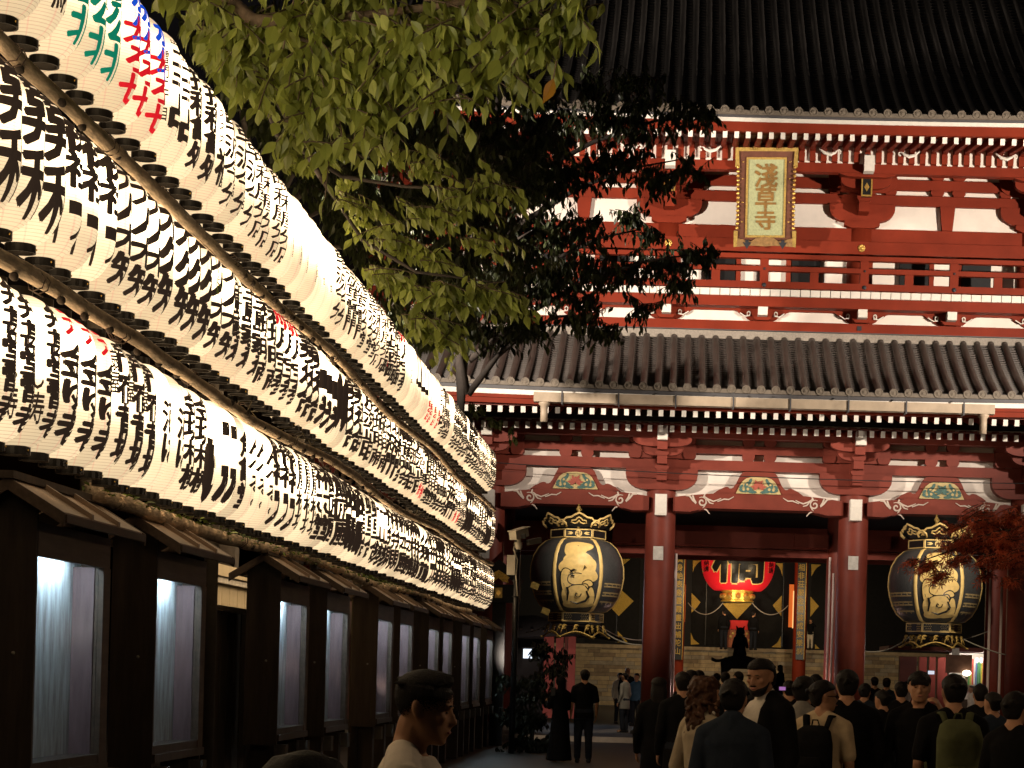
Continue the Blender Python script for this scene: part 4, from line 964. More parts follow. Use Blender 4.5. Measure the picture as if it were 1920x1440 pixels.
D = {
 'smudge': col('奉納',.60,.16,.2,0,.02,1,-.1)+small('浅草寺',.8,.5,-.7),
 'green': col('参公北',.78,.08,.27,2,.045)+small('東京',.7,.5,-.75),
 'redblue': col('水',.84,.66,.2,3,.05)+col('ハイ',.66,.42,.2,3,.06)+col('大ろ七',.62,.06,.26,1,.05,1,-.12),
 'bars': [('--',.78,.2,.028,0,0),('--',.71,.2,.026,0,0),('--',.62,.22,.03,0,0),('--',.55,.2,.028,0,0),('--',.49,.22,.03,0,0)]+col('占',.42,.18,.28,0,.06)+small('雷門二丁目',.7,.2,-.85,.06),
 'tane': col('扶種亀処',.84,.08,.28,0,.045), 'fuku': col('福',.42,.14,.24,0,.05)+small('ネネネ',.74,.44,-.3,.09)+col('丸',.84,.5,.16,0,.03,1,.5),
 'sawa': col('早沢今分',.82,.08,.27,0,.03)+small('中屋商店',.7,.2,-.8,.05), 'inaho': col('昭和屋分店',.84,.06,.28,0,.02),
 'blank': small('浅草一丁目商店',.66,.2,-.2,.03), 'blank2': small('仲見世',.6,.3,-.5,.028),
 'mon': col('浅草雷門',.8,.1,.25,0,.035), 'wa': col('里沢分堂',.82,.08,.26,0,.03), 'omoto': col('思出西町',.82,.06,.3,0,.045)+small('会',.3,.2,-.8,.06,1),
 'cocoa': small('CCTODA7',.82,.22,.15,.10)+small('CAFE',.6,.3,-.6,.07), 'comb': [('--',.40,.34,.08,0,0),('--',.62,.06,.42,0,0,-.7),('--',.6,.05,.4,0,0,-.1),('--',.6,.05,.4,0,0,.45)]+small('のれん',.3,.1,.2,.1,1),
 'flag': col('日の出',.34,.06,.22,1,.04)+small('呉服商店街',.8,.35,.1,.12), 'dense': col('飯綱睦会',.84,.06,.3,0,.035), 'dense2': col('雷門睦商会',.84,.06,.3,0,.035), 'dense3': col('観音通会',.84,.06,.3,0,.05),
 'showa': col('昇和',.86,.06,.36,0,.032), 'sho': col('祝社',.86,.42,.34,0,.05)+[('--',.3,.13,.08,0,0,-.25),('--',.16,.02,.16,0,0,-.9)]+col('ノ',.26,.1,.2,0,.05),
 'oki': col('大人木知',.86,.06,.32,0,.05), 'kura': col('木久知',.86,.06,.3,0,.055), 'miya': col('宝島家ゑ',.84,.08,.27,0,.045)+small('仲町会',.8,.3,-.8),
 'redhead': col('辰',.88,.70,.26,1,.05)+col('月宝参',.68,.06,.28,0,.04), 'big': col('角',.72,.2,.36,0,.13), 'block': [('--',.52,.34,.2,0,0)]+col('え',.34,.06,.3,0,.1)+small('番号',.8,.62,.1,.05),
 'ume': col('美ゑ合',.84,.06,.3,0,.05), 'kata': col('片濱正田',.84,.06,.3,0,.05), 'saka': col('岩坂明商',.84,.06,.28,0,.045), 'hoku': col('北海門',.84,.06,.3,0,.06), 'redtoe': col('松本堂',.84,.26,.28,0,.04)+col('紋',.24,.06,.2,1,.03), 'shin': col('新門町会',.86,.06,.3,0,.05), 'spring': col('春日明堂',.86,.06,.3,0,.045), 'masu': col('升鮒',.86,.06,.34,0,.1),
 'danji': col('弁甚堂雷老',.84,.06,.24,0,.045)+small('し寿',.5,.12,-.8,.08), 'gen': col('元',.87,.70,.22,1,.04)+col('金ゆ老',.66,.06,.28,0,.05), 'shuku': col('門宿昔場',.84,.06,.25,0,.045)+small('扇屋',.8,.5,-.7,.08),
 'sake': small('四五丁目七号',.86,.58,.2,.06)+col('洒は',.62,.18,.24,0,.04,1,.1), 'kin': col('金坊相模',.82,.08,.28,0,.045)+small('西浅草三丁目',.84,.5,-.9,.04), 'check': [('--',.68,.17,.13,0,0,.35),('--',.36,.17,.10,0,0,.3)]+col('し',.5,.06,.3,0,.16),
 'check2': [('--',.66,.2,.11,0,0),('--',.32,.2,.09,0,0)]+col('ハ',.3,.06,.3,0,.13), 'kame': col('角亀堂',.72,.08,.24,0,.05)+small('うたい寿司',.84,.4,-.9,.05), 'dance': col('んぺる。',.72,.08,.26,0,.04)+col('し',.85,.55,.1,0,.03,1,.6),
 'kura2': col('俸神',.86,.42,.3,0,.05)+[('--',.32,.2,.1,0,0)]+col('人',.3,.06,.3,0,.06), 'waku': col('昌屋枡坊',.84,.08,.22,0,.035), 'kami': col('神さ堂',.86,.08,.28,0,.05), 'meshi': col('飯匠屋',.86,.08,.3,0,.045), 'koma': col('昭駒',.84,.1,.32,0,.07),
 'yoru': col('蛙里合',.84,.08,.26,0,.04)+small('ちくわ本舗',.6,.1,.5,.07), 'san': col('一山刻',.86,.06,.3,0,.05), 'haru': col('梅弁財',.84,.06,.26,0,.045), 'kado': col('橋本屋',.86,.06,.3,0,.05), 'saku': col('鳥桜飯',.86,.06,.3,0,.045), 'jin': col('人寿重',.84,.06,.28,0,.05), 'taka': col('鷹神明',.86,.06,.3,0,.06),
}
WORDS = {'smudge':'small writing','green':'green characters','redblue':'blue and red characters','bars':'broad black bars','blank':'almost no writing','blank2':'almost no writing','cocoa':'roman letters','comb':'a comb mark','flag':'red and black writing','redhead':'red top character','gen':'red top character','redtoe':'red bottom character','check':'black blocks','check2':'black blocks','big':'one huge character','block':'one black block','sake':'large thin character','showa':'two huge characters'}
SEQ = [
 [('smudge',3),('green',3),('redblue',3),('bars',2),('tane',2),('fuku',1),('sawa',3),('inaho',4),('blank',4),('blank2',3),('sawa',2),('mon',3),('wa',3),('inaho',2),('omoto',4),('redhead',1),('cocoa',3),('comb',4),('flag',4),('bars',1),('dense2',3),('cocoa',1),('dense',6),('fuku',1),('dense3',4),('dense2',5),('wa',3),('dense',9)],
 [('showa',3),('sho',3),('oki',3),('kura',4),('oki',2),('miya',3),('saka',2),('redhead',3),('ume',3),('block',3),('big',2),('ume',2),('kata',3),('saka',3),('hoku',3),('dense3',3),('kata',3),('redtoe',2),('spring',4),('shin',4),('hoku',3),('redtoe',2),('dense2',3),('masu',3),('shin',3),('spring',4),('masu',3),('dense',8)],
 [('danji',3),('gen',3),('shuku',3),('sake',2),('kin',2),('check',1),('check2',2),('kame',1),('dance',3),('kura2',3),('waku',3),('kami',2),('meshi',3),('koma',3),('yoru',3),('san',3),('haru',3),('kado',3),('saku',3),('jin',3),('kura2',2),('taka',3),('haru',3),('koma',4),('meshi',2),('dense3',3),('taka',3),('dense',8)],
]
LM = {}
ROWZ = (5.075, 3.93, 2.80); ROWN = ('top', 'middle', 'bottom')
NL = 81; Y0 = 10.35; NX = 16     # NX lanterns of each row hang nearer than the frame shows and light the lane
for r_ in range(3):
    order = [d for d, n in SEQ[r_] for _ in range(n)]
    while len(order) < NL: order.append('dense')
    for i in range(-NX, NL):
        d = order[i] if i >= 0 else order[(-i*7) % 30]
        if d not in LM: LM[d] = letter_mesh(D[d])
        x = LX+rnd.uniform(-.012,.012); y = Y0+i*STEP+rnd.uniform(-.012,.012); z = ROWZ[r_]+rnd.uniform(-.012,.012)
        wd = WORDS.get(d, 'black characters')
        L = thing('paper_lantern', 'lit paper lantern with %s, %s from near end of the %s row' % (wd, ordinal(i+NX+1), ROWN[r_]), 'paper lantern', (x,y,z), rnd.uniform(-.05,.05), 'rows of lit paper lanterns along the lane', track=False)
        L.rotation_euler[0] = rnd.gauss(0,.015); L.rotation_euler[1] = rnd.gauss(0,.012)
        k = rnd.random(); sh = shades[2] if d in ('blank','blank2','check','check2','block') else shades[1] if (k < .3 or i < 9 and r_ == 0) else shades[0]
        link('paper_shade', sh, L); link('lettering', LM[d], L)
        h1 = link('black_hoop', hoopm, L); h1.location = (0,0,0)
        h2 = link('black_hoop', hoopm, L); h2.location = (0,0,LHH+.043)
        if 0 <= i < 34: p_ = link('brass_pin', pinm, h1); p_.rotation_euler = (0,0,rnd.uniform(-.5,.5))

# ------------------------------------------------------------------ log rails and posts of the lantern frame
def log(y0, y1, x, z, r, label):
    m = MB(); m.smooth = True; n = int((y1-y0)/.35); q = random.Random(int(z*100)); P = []; rs = []
    for i in range(n+1):
        t = i/n; P.append((x+.02*math.sin(i*.31)+q.uniform(-.006,.006), y0+(y1-y0)*t, z+.03*math.sin(i*.23+z)+q.uniform(-.006,.006))); rs.append(r*(1.05-.2*t)*q.uniform(.93,1.07))
    m.tube(P, rs, 12); o = thing('log_rail', label, 'log rail', (x,y0,z)); m.build('log', BARK, o)
    k = MB(); k.smooth = True; y = y0+.3
    while y < min(y1, y0+19):
        a = q.uniform(-2.6,-.4); k.ball((x+r*math.cos(a)*.85, y, z+r*math.sin(a)*.85), (.025,.035,.025), 7, 5); y += q.uniform(.28,.7)
    k.build('bark_knots', M('dark_bark_knot', (.04,.028,.02), .9, .4, 12) if 'dark_bark_knot' not in bpy.data.materials else bpy.data.materials['dark_bark_knot'], o, kind='stuff')
    c = MB(); c.smooth = True; y = y0+.5
    while y < y1:
        ph = q.uniform(0,6); pts = [(x+(r+.012)*math.cos(ph+t*.9), y+t*.012, z+(r+.012)*math.sin(ph+t*.9)) for t in range(15)]; c.tube(pts, .004, 4); y += q.uniform(1.2,2.4)
    c.build('rope_lashing', DWOOD2, o, kind='stuff')
log(4.4, 38.6, -3.40, 4.69, .045, 'long bark covered log rail in front of the middle lantern row')
log(4.4, 38.4, -3.40, 3.63, .045, 'long bark covered log rail in front of the bottom lantern row')
log(13.0, 38.2, -3.80, 2.72, .055, 'long bark covered log rail above the display case roofs')
POSTM = M('frame_post_steel', (.07,.055,.04), .6, .25, 6)
for i,y in enumerate((13.6,17.3,21.2,25.4,30.2,34.4,38.9)):
    m = MB(); m.smooth=True; m.tube([(-3.98,y,0),(-3.98,y,6.35 if i<6 else 6.62)], .06, 10); o = m.build('frame_post', POSTM)
    tag(o, 'dark upright post behind the lantern wall, %s from the near end' % ordinal(i+1), 'post', 'posts carrying the lantern rails')
# wire bundle and leaves growing on the rails
m = MB()
q = random.Random(5)
for k in range(34):
    y = q.uniform(12.5,30); z = q.choice((3.68,3.68,2.76)); x = -3.42 if z > 3 else -3.75
    m.tube([(x+q.uniform(-.05,.05), y, z), (x+q.uniform(-.1,.1), y+.25, z+q.uniform(.02,.1)), (x+q.uniform(-.12,.12), y+.55, z+q.uniform(-.05,.05))], .0035, 4)
o = m.build('dry_vine', M('dry_stem', (.09,.07,.03), .8, .2, 9)); o['kind'] = 'stuff'

# ------------------------------------------------------------------ roofed display cases
CX, CD = -3.7, .30
LED = EM('cold_led', (.66,.88,1), 95)
BACK = M('scratched_steel_back', (.4,.46,.49), .62, .4, 5, .12, stretch=(1,3,.5), var2=(.36,.35,.36)); BACKR = M('reddish_case_side', (.16,.1,.105), .6, .3, 5, .05, stretch=(3,3,.4))
gm = bpy.data.materials.new('case_glass'); gm.use_nodes = True; t = gm.node_tree; tr = t.nodes.new('ShaderNodeBsdfTransparent'); gl = t.nodes.new('ShaderNodeBsdfGlossy'); mx = t.nodes.new('ShaderNodeMixShader'); gl.inputs['Roughness'].default_value = .16
fr = t.nodes.new('ShaderNodeValue'); fr.outputs[0].default_value = .035
nz = t.nodes.new('ShaderNodeTexNoise'); nz.inputs['Scale'].default_value = 5; tc = t.nodes.new('ShaderNodeTexCoord'); t.links.new(tc.outputs['Object'], nz.inputs[0])
t.links.new(fr.outputs[0], mx.inputs[0]); t.links.new(tr.outputs[0], mx.inputs[1]); t.links.new(gl.outputs[0], mx.inputs[2]); t.links.new(mx.outputs[0], t.nodes['Material Output'].inputs[0])
CASEM = {}
def case_parts(wid):
    if wid in CASEM: return CASEM[wid]
    P = []; zb, zt = 1.02, 2.23      # local: y along the lane from 0, x=0 at the front face
    def add(nm, mb, mat, par=None): P.append((nm, mb.mesh(nm, mat), par))
    fw, ff = .10, .16
    m = MB(); m.b2(-.02,.02,-.02,wid,zt+.001,zt+.2); add('header_board', m, DWOOD2)
    m = MB(); m.b2(-.03,.025,wid-ff,wid,zb-.12,zt); add('jamb', m, DWOOD2)
    m = MB(); m.b2(-.03,.0,0,.03,zb-.12,zt); add('jamb', m, DWOOD)
    m = MB(); m.b2(-CD,.02,-.03,0,.86,2.5); m.prism([(-CD-.02,2.5),(.05,2.5),(-.12,2.66)], -.028, 0); add('end_board', m, DWOOD)
    m = MB(); m.b2(-CD,.0,wid+.001,wid+.03,.86,2.5); add('end_board', m, DWOOD)
    m = MB(); m.b2(-.19,-.17,0,wid,.9,2.45); add('back_panel', m, BACK)
    m = MB(); m.b2(-.169,-.03,wid-ff-.02,wid-ff,zb-.1,zt); add('inner_side', m, BACKR)
    m = MB(); m.b2(-CD+.02,.04,-.02,wid,.90,zb-.06); m.b2(-CD+.02,.02,-.0,wid-ff,zb-.06,zb); add('sill', m, DWOOD)
    m = MB(); m.b2(-CD+.02,0,.03,wid-ff,zt+.07,zt+.1); add('case_ceiling', m, DWOOD)
    m = MB(); m.b2(-.075,-.05,.25,wid*.75,zt+.03,zt+.055); add('led_strip', m, LED)
    m = MB(); m.b2(-.012,-.006,.03,wid-ff,zb,zt); add('glass_pane', m, gm)
    m = MB()
    m.smooth = True; m.ball((-.1,-.03,1.66),(.012,.012,.012),8,6); add('lock_knob', m, STEEL)
    # gabled sheet roof: two slopes of lapped sheets with standing seams and a bargeboard
    def slope(x0,z0,x1,z1,y0,y1,t): 
        mm = MB(); mm.add([(x0,y0,z0),(x1,y0,z1),(x1,y1,z1),(x0,y1,z0),(x0,y0,z0+t),(x1,y0,z1+t),(x1,y1,z1+t),(x0,y1,z0+t)], [(0,3,2,1),(4,5,6,7),(0,1,5,4),(1,2,6,5),(2,3,7,6),(3,0,4,7)]); return mm
    a, b = -.12, wid+.12; n = 3
    for k in range(n):
        y0 = a+(b-a)*k/n; y1 = a+(b-a)*(k+1)/n-.03
        add('roof_sheet', slope(.2,2.47,-.12,2.66,y0,y1,.012), METALR); add('roof_sheet', slope(-.12,2.66,-.44,2.47,y0,y1,.012), METALR)
        if k < n-1: add('roof_batten', slope(.205,2.465,-.12,2.662,y1-.005,y1+.035,.045), METALR)
    m = MB(); m.prism([(.21,2.40),(.21,2.475),(-.12,2.675),(-.45,2.475),(-.45,2.40),(-.12,2.60)], a-.03, a-.001); add('bargeboard', m, DWOOD2)
    m = MB(); m.prism([(.21,2.40),(.21,2.475),(-.12,2.675),(-.45,2.475),(-.45,2.40),(-.12,2.60)], b, b+.03); add('bargeboard', m, DWOOD2)
    m = MB(); m.b2(.19,.22,a,b,2.42,2.468); add('eave_board', m, DWOOD2)
    m = MB(); m.b2(-.16,-.08,a-.05,b+.05,2.665,2.71); add('ridge_cap', m, DWOOD)
    for yy in (.16, wid-.18):
        m = MB(); m.b2(-.26,-.04,yy,yy+.17,0,.86); add('leg', m, DWOOD)
        m = MB(); m.b2(-.02,.07,yy+.02,yy+.15,.70,.86); add('beam_end', m, STONED)
    CASEM[wid] = P; return P
CASES = [9.0, 11.6, 14.33, 18.9, 21.5, 25.3, 27.4, 30.7, 32.7, 35.7, 37.8, 40.6]
WHICH = ['', 'nearest the camera, its lit window at far left', 'second from the left, before the gap', 'just past the gap in the row', 'fourth, left of the young man', 'fifth along the lane', 'sixth along the lane', 'seventh along the lane', 'eighth along the lane', 'ninth along the lane', 'tenth along the lane', 'farthest along, beside the gate']
for i, y in enumerate(CASES):
    if i == 0: continue
    wid = 1.5 if i < 5 else 1.4
    t_ = thing('display_case', 'dark roofed display case '+WHICH[i], 'display case', (CX,y,0), 0, 'roofed display cases lining the lane', track=False)
    objs = {}
    for nm, me, par in case_parts(wid): link(nm, me, t_)
# pale wall glimpsed through the gap between cases
wl = thing('garden_wall', 'pale boarded wall glimpsed through gap between display cases', 'wall', (-5.3,23,0))
CRM = M('cream_boards', (.5,.41,.27), .7, .1, 5)
for k in range(13): MB().b2(-5.32,-5.28,20.6+.42*k,20.6+.42*k+.405,0,2.55).build('wall_board', CRM, wl)
MB().b2(-5.42,-5.2,20.5,26.2,2.555,2.62).build('wall_cap', GREY, wl); MB().b2(-5.46,-5.16,20.5,26.2,2.63,2.76).build('wall_coping', CRM, wl)
fc = thing('wooden_fence', 'low dark timber fence filling the gap between display cases', 'fence', (-4.25,18,0))
for k in range(16): MB().b2(-4.28,-4.25,15.95+.3*k,15.95+.3*k+.28,0,2.12).build('fence_board', DWOOD, fc)
MB().b2(-4.3,-4.2,15.9,20.8,2.125,2.17).build('fence_rail', DWOOD, fc)

# ------------------------------------------------------------------ camera pole, pavilion roof sign, posts
PY_ = 38.8; p = at(967,1100,PY_)
cp = thing('camera_pole', 'dark pole carrying a white security camera at the left of the gate', 'camera pole', (p.x,PY_,0))
m = MB(); m.smooth = True; m.tube([(p.x,PY_,0),(p.x+.02,PY_,at(976,1000,PY_).z)], .06, 10)
for z in (3.05,3.35,3.9): m.tube([(p.x,PY_,z),(p.x,PY_,z+.02)], .07, 10)
m.build('pole', BLACK, cp)
c = at(976,1002,PY_); CW = M('camera_housing', (.5,.45,.36), .5, .1, 6)
m = MB(); m.box((c.x-.02,PY_-.15,c.z), (.17,.42,.16), (.25,0,-.55)); m.box((c.x-.02,PY_-.15,c.z+.09), (.2,.5,.02), (.25,0,-.55)); m.build('camera_body', CW, cp)
m = MB(); m.box((c.x+.085,PY_-.33,c.z-.055), (.1,.02,.09), (.25,0,-.55)); m.build('camera_lens', BLACK, cp)
m = MB(); m.smooth = True; m.tube([(c.x-.02,PY_-.12,c.z-.1),(c.x-.02,PY_-.1,c.z-.25)], .04, 8); m.lathe([(.05,0),(.07,.04),(.07,.14),(.0,.16)], 10, (c.x-.02,PY_-.1,c.z-.3)); m.build('camera_bracket', CW, cp)
m = MB(); m.box((c.x+.26,PY_+.1,c.z-.12), (.1,.3,.11), (.2,0,-.9)); m.build('second_camera', M('grey_camera', (.12,.1,.08), .5, .1, 6), cp)
j = at(959,1060,PY_); MB().b2(j.x-.08,j.x+.08,PY_-.14,PY_-.07,j.z-.19,j.z+.19).build('junction_box', CW, cp)
m = MB(); m.smooth = True; m.tube([(c.x-.1,PY_-.08,c.z-.16),(c.x-.12,PY_-.08,c.z-.3),(c.x-.04,PY_-.08,c.z-.5),(c.x-.06,PY_-.08,j.z-.2),(c.x-.02,PY_-.08,j.z-.6)], .015, 6); m.build('cable', CW, cp)
ty = 42.5; t0 = at(937,1085,ty)
tl = thing('roofed_signpost', 'small black roofed wooden signpost with gold gable ornament beside the last lanterns', 'signpost', (t0.x,ty,0))
m = MB(); g = .0113
m.prism([(t0.x-.48,t0.z-.02),(t0.x-.3,t0.z+.12),(t0.x-.12,t0.z+.3),(t0.x,t0.z+.4),(t0.x+.12,t0.z+.3),(t0.x+.3,t0.z+.12),(t0.x+.48,t0.z-.02),(t0.x+.42,t0.z-.12),(t0.x,t0.z+.12),(t0.x-.42,t0.z-.12)], ty-.3, ty+.5); m.build('gable_roof', BLACKM, tl)
m = MB(); m.prism([(t0.x-.24,t0.z+.02),(t0.x,t0.z+.17),(t0.x+.24,t0.z+.02),(t0.x+.2,t0.z-.03),(t0.x+.22,t0.z-.1),(t0.x+.1,t0.z-.08),(t0.x,t0.z-.0),(t0.x-.1,t0.z-.08),(t0.x-.22,t0.z-.12),(t0.x-.2,t0.z-.04)], ty-.34, ty-.301); m.build('gold_gable_ornament', M('chased_gold', (.6,.36,.06), .45, .5, 40, .5, metal=.3), tl)
MB().b2(t0.x-.4,t0.x+.42,ty-.2,ty+.4,t0.z-.5,t0.z-.13).build('sign_box', BLACKM, tl)
m = MB().b2(t0.x-.08,t0.x+.08,ty-.22,ty-.201,t0.z-.42,t0.z-.2); m.build('gold_plate', GOLDB, tl)
m = MB(); m.prism([(t0.x-.05,t0.z-.31),(t0.x,t0.z-.24),(t0.x+.05,t0.z-.31),(t0.x,t0.z-.38)], ty-.235, ty-.22); m.build('plate_diamond', GOLD, tl)
MB().b2(t0.x-.14,t0.x+.14,ty,ty+.2,0,t0.z-.5).build('sign_post', BLACKM, tl)
for k,(x,y,yy) in enumerate(((1003,1098,40.5),(1023,1146,40.5))):
    a = at(x,y,yy); o = MB().box(tuple(a), (.16,.02,.13), (0,.35,0)).build('small_gold_board', M('pale_gold_board', (.5,.4,.12), .5, .3, 20) if 'pale_gold_board' not in bpy.data.materials else bpy.data.materials['pale_gold_board']); tag(o, ('upper' if k==0 else 'lower')+' small gilt board on dark branches in front of left black lantern', 'board')
    m = MB()
# ------------------------------------------------------------------ trees
LEAFG = leafmat('cherry_leaf', (.26,.30,.06), .4, .35, .45)
LEAFY = leafmat('yellowing_leaf', (.42,.2,.02), .3, .3, .5)
LEAFD = leafmat('dark_tree_leaf', (.04,.05,.016), .4, .2, .45)
LEAFR = leafmat('red_maple_leaf', (.42,.075,.028), .5, .3, .5)
BARKT = M('cherry_bark', (.12,.085,.055), .8, .4, 8, .4, stretch=(3,3,1))
BARKD = M('dark_tree_bark', (.035,.026,.02), .85, .4, 8, .4)
def ovate(L=1.0, W=.46, fold=.16, curl=.18, n=5, hw=(.03,.30,.46,.41,.2,.0)):
    V, Fc = [], []
    for i in range(n+1):
        t = i/n; w = hw[i]*W/.46; z = -curl*t*t
        V += [(-w, t*L, z+fold*w), (0, t*L, z), (w, t*L, z+fold*w)]
    for i in range(n):
        a = 3*i; Fc += [(a,a+1,a+4,a+3),(a+1,a+2,a+5,a+4)]
    V += [(-.012,-.22,.05),(.012,-.22,.05),(0,0,0)]; m = len(V); Fc.append((m-3,m-2,m-1))
    return V, Fc
def palmate(L=1.0):
    V = [(0,0,0)]; tips = []
    for k in range(7):
        a = R(-132+44*k); l = (1,.97,.8,.5)[abs(k-3)]*.62
        for da, rr_ in ((-13,.34),(-5,.72),(0,1.0),(5,.72),(13,.34)): V.append((math.sin(a+R(da))*l*rr_, .3+math.cos(a+R(da))*l*rr_, -.12*rr_*rr_))
    V[0] = (0,.3,0.03)
    Fc = [(0, 1+5*k+4, 1+5*k+3, 1+5*k+2, 1+5*k+1, 1+5*k) for k in range(7)]
    V += [(-.012,-.25,0),(.012,-.25,0)]; Fc.append((0,len(V)-2,len(V)-1))
    return V, Fc
LFS = [ovate(W=.24, fold=.25, curl=.2), ovate(W=.20, fold=.5, curl=.38), ovate(W=.28, fold=.15, curl=.12), ovate(W=.23, fold=.35, curl=-.2)]; LFN = [ovate(W=.2, fold=.3, curl=.3), ovate(W=.165, fold=.4, curl=.5), ovate(W=.23, fold=.15, curl=.2)]; PLM = [palmate()]
def leaf_matrix(p, d, roll, L, q):
    d = Vector(d).normalized(); up = Vector((q.gauss(0,.5), q.gauss(0,.5), 1)); x = d.cross(up)
    if x.length < .05: x = d.cross(Vector((1,0,0)))
    x.normalize(); z = x.cross(d); rot = Matrix((x, d, z)).transposed().to_4x4()
    return Matrix.Translation(p) @ rot @ Matrix.Rotation(roll, 4, 'Y') @ Matrix.Scale(L, 4)
def edge_ok(p):
    """keep foliage clear of the lantern rows"""
    return not (-4.15 < p[0] < -3.1 and 2.4 < p[2] < 6.25)
SIL = [(290,0),(360,100),(520,318),(640,470),(760,640),(870,775),(925,850)]
def clear_of_lanterns(p):
    x, y = px(p)
    if y < 0: return x > 285
    for (x0,y0),(x1,y1) in zip(SIL, SIL[1:]):
        if y0 <= y <= y1: return x > x0+(x1-x0)*(y-y0)/(y1-y0)+14
    return x > 925
def clump(out, tw, c, r, nspray, nleaf, L, q, droop=.7, flat=.6, down=.8, lateral=(0,0,0), check=None):
    for _ in range(nspray):
        v = Vector((q.gauss(0,1), q.gauss(0,1), q.gauss(0,1)*flat)); v = v.normalized()*r*q.random()**.5; v.z *= flat
        b = Vector(c)+v*.8; d = Vector((q.gauss(0,1)+lateral[0], q.gauss(0,1)+lateral[1], q.gauss(-.15,.3))).normalized(); ln = nleaf*L*.33*q.uniform(.7,1.2)
        pts = []
        for i in range(nleaf):
            t = i/max(1,nleaf-1); p = b+d*ln*(t-.5)*1.0+Vector((0,0,-droop*ln*t*t*.5)); pts.append(p)
            sgn = 1 if i % 2 else -1; side = d.cross(Vector((0,0,1)));
            if side.length < .01: side = Vector((1,0,0))
            side.normalize()
            ld = d*q.uniform(.1,.6)+side*sgn*q.uniform(.2,.7)+Vector((0,0,-down*q.uniform(.6,1.5)))
            if edge_ok(p) and (check is None or check(p)): out.append(leaf_matrix(p, ld, q.gauss(0,.5), L*q.uniform(.7,1.15), q))
        if edge_ok(pts[0]) and edge_ok(pts[-1]) and (check is None or (check(pts[0]) and check(pts[-1]))): tw.tube(pts, .0045*L/.12, 4, cap=False)
def leaves_to_tree(root, mats_, shapes, mat, nparts, q, name='leaf'):
    """the leaves that show largest become objects, the rest one mass"""
    mats_.sort(key=lambda m_: -(m_.to_scale()[0]/max(1,m_.translation.y)))
    vis = [m_ for m_ in mats_ if -10 < px(m_.translation)[0] < 1930 and px(m_.translation)[1] > -10]
    own = set(id(m_) for m_ in vis[:nparts]); meshes = []
    for V, Fc in shapes:
        b = MB(); b.add(V, Fc); meshes.append(b.mesh(name, mat)); y = MB(); y.add(V, Fc)
    yel = MB(); yel.add(*shapes[0]); yel = yel.mesh(name, LEAFY) if mat is LEAFG else None
    mass = MB(); ir = Matrix.Translation(-Vector(root.location))
    for m_ in mats_:
        if id(m_) in own:
            o = link(name, yel if (yel and q.random() < .012) else q.choice(meshes), root); o.matrix_local = ir @ m_
        else:
            V, Fc = q.choice(shapes); mass.add([m_ @ Vector(v) for v in V], Fc)
    if mass.v: o = mass.build('leaf_mass', mat, root); o['kind'] = 'stuff'
q = random.Random(11)
# --- cherry tree whose boughs hang over the lane
ct = thing('cherry_tree', 'leafy cherry tree with drooping olive boughs above the lantern wall', 'tree', (-4.75,13.2,0))
tw = MB(); tw.smooth = True; LV = []
near = [(360,-20,11,.25,7),(430,40,10.8,.32,13),(520,30,10.6,.36,14),(620,40,10.4,.36,14),(720,50,10.2,.36,14),(820,45,10,.36,14),(920,30,9.8,.34,13),(1010,15,9.6,.28,11),(1075,10,9.5,.14,5),(1040,60,9.6,.16,4),
        (500,140,11,.32,12),(590,150,10.8,.34,14),(680,140,10.5,.3,12),(770,120,10.3,.26,10),(860,120,10.1,.2,6),(950,90,9.9,.18,6),(560,215,11,.22,8),(620,255,11,.13,4),(700,200,10.6,.18,6),(830,170,10.2,.14,4),(450,110,11.4,.26,8),(400,90,11.6,.2,6),(650,-30,10.4,.4,14),(850,-30,10,.4,14)]
for x,y,Y,r,n in near: clump(LV, tw, at(x,y,Y), r, int(n*1.05), 9, .118, q, check=clear_of_lanterns)
mid = [(870,362,16,.22,8),(810,385,16,.2,7),(930,340,16.2,.16,5),(760,520,15.8,.26,9),(840,545,15.6,.26,11),(920,540,15.6,.2,9),(790,590,15.6,.22,8),(960,560,15.8,.12,4),(830,620,15.6,.16,5),(740,440,17,.3,8),(690,380,17.5,.3,8),(620,330,18,.34,9),(700,500,18,.3,8),(560,290,18.6,.3,8),(640,410,18.6,.3,8),(800,470,17,.3,6),(800,300,17,.34,6),(900,440,17,.26,5),(720,270,17,.3,6)]
for x,y,Y,r,n in mid: clump(LV, tw, at(x,y,Y), r, int(n*1.2), 10, .12, q, droop=.5, down=.8, lateral=(1.2,-.4,0), check=clear_of_lanterns)
lo = [(640,500,21,.5,10),(700,600,23,.5,10),(760,660,26,.45,8),(820,660,27,.3,6)]
for x,y,Y,r,n in lo: clump(LV, tw, at(x,y,Y), r, n, 9, .12, q, check=clear_of_lanterns)
tw.build('twigs', BARKT, ct, kind='stuff')
t_ = MB(); t_.smooth = True; t_.tube([(-4.75,13.2,0),(-4.7,13.2,2),(-4.78,13.1,4.5),(-4.6,13,6.5),(-4.2,13,7.4)], [.17,.14,.12,.1,.07], 12); t_.build('trunk', BARKT, ct)
def bough(pts, r0, r1):
    b = MB(); b.smooth = True; n = len(pts); b.tube(pts, [r0+(r1-r0)*i/(n-1) for i in range(n)], 8); b.build('bough', BARKD if Vector(pts[0]).z > 7 else BARKT, ct)  # back boughs take the darker bark, their shade put into the colour
bough([(-4.6,13,6.5),(-3.7,12,6.7),at(420,-10,10.9),at(475,38,10.6),at(560,42,10.5),at(640,34,10.4),at(740,22,10.2),at(860,5,10),at(980,-10,9.8)], .05, .012)
bough([at(470,38,10.6),at(530,60,10.6),at(600,85,10.6),at(660,110,10.5),at(740,140,10.4),at(820,150,10.2)], .016, .005)
bough([(-4.2,13,7.4),(-3.6,14,7.2),at(520,250,16),at(640,330,17),at(760,350,16.5),at(880,355,16)], .04, .006)
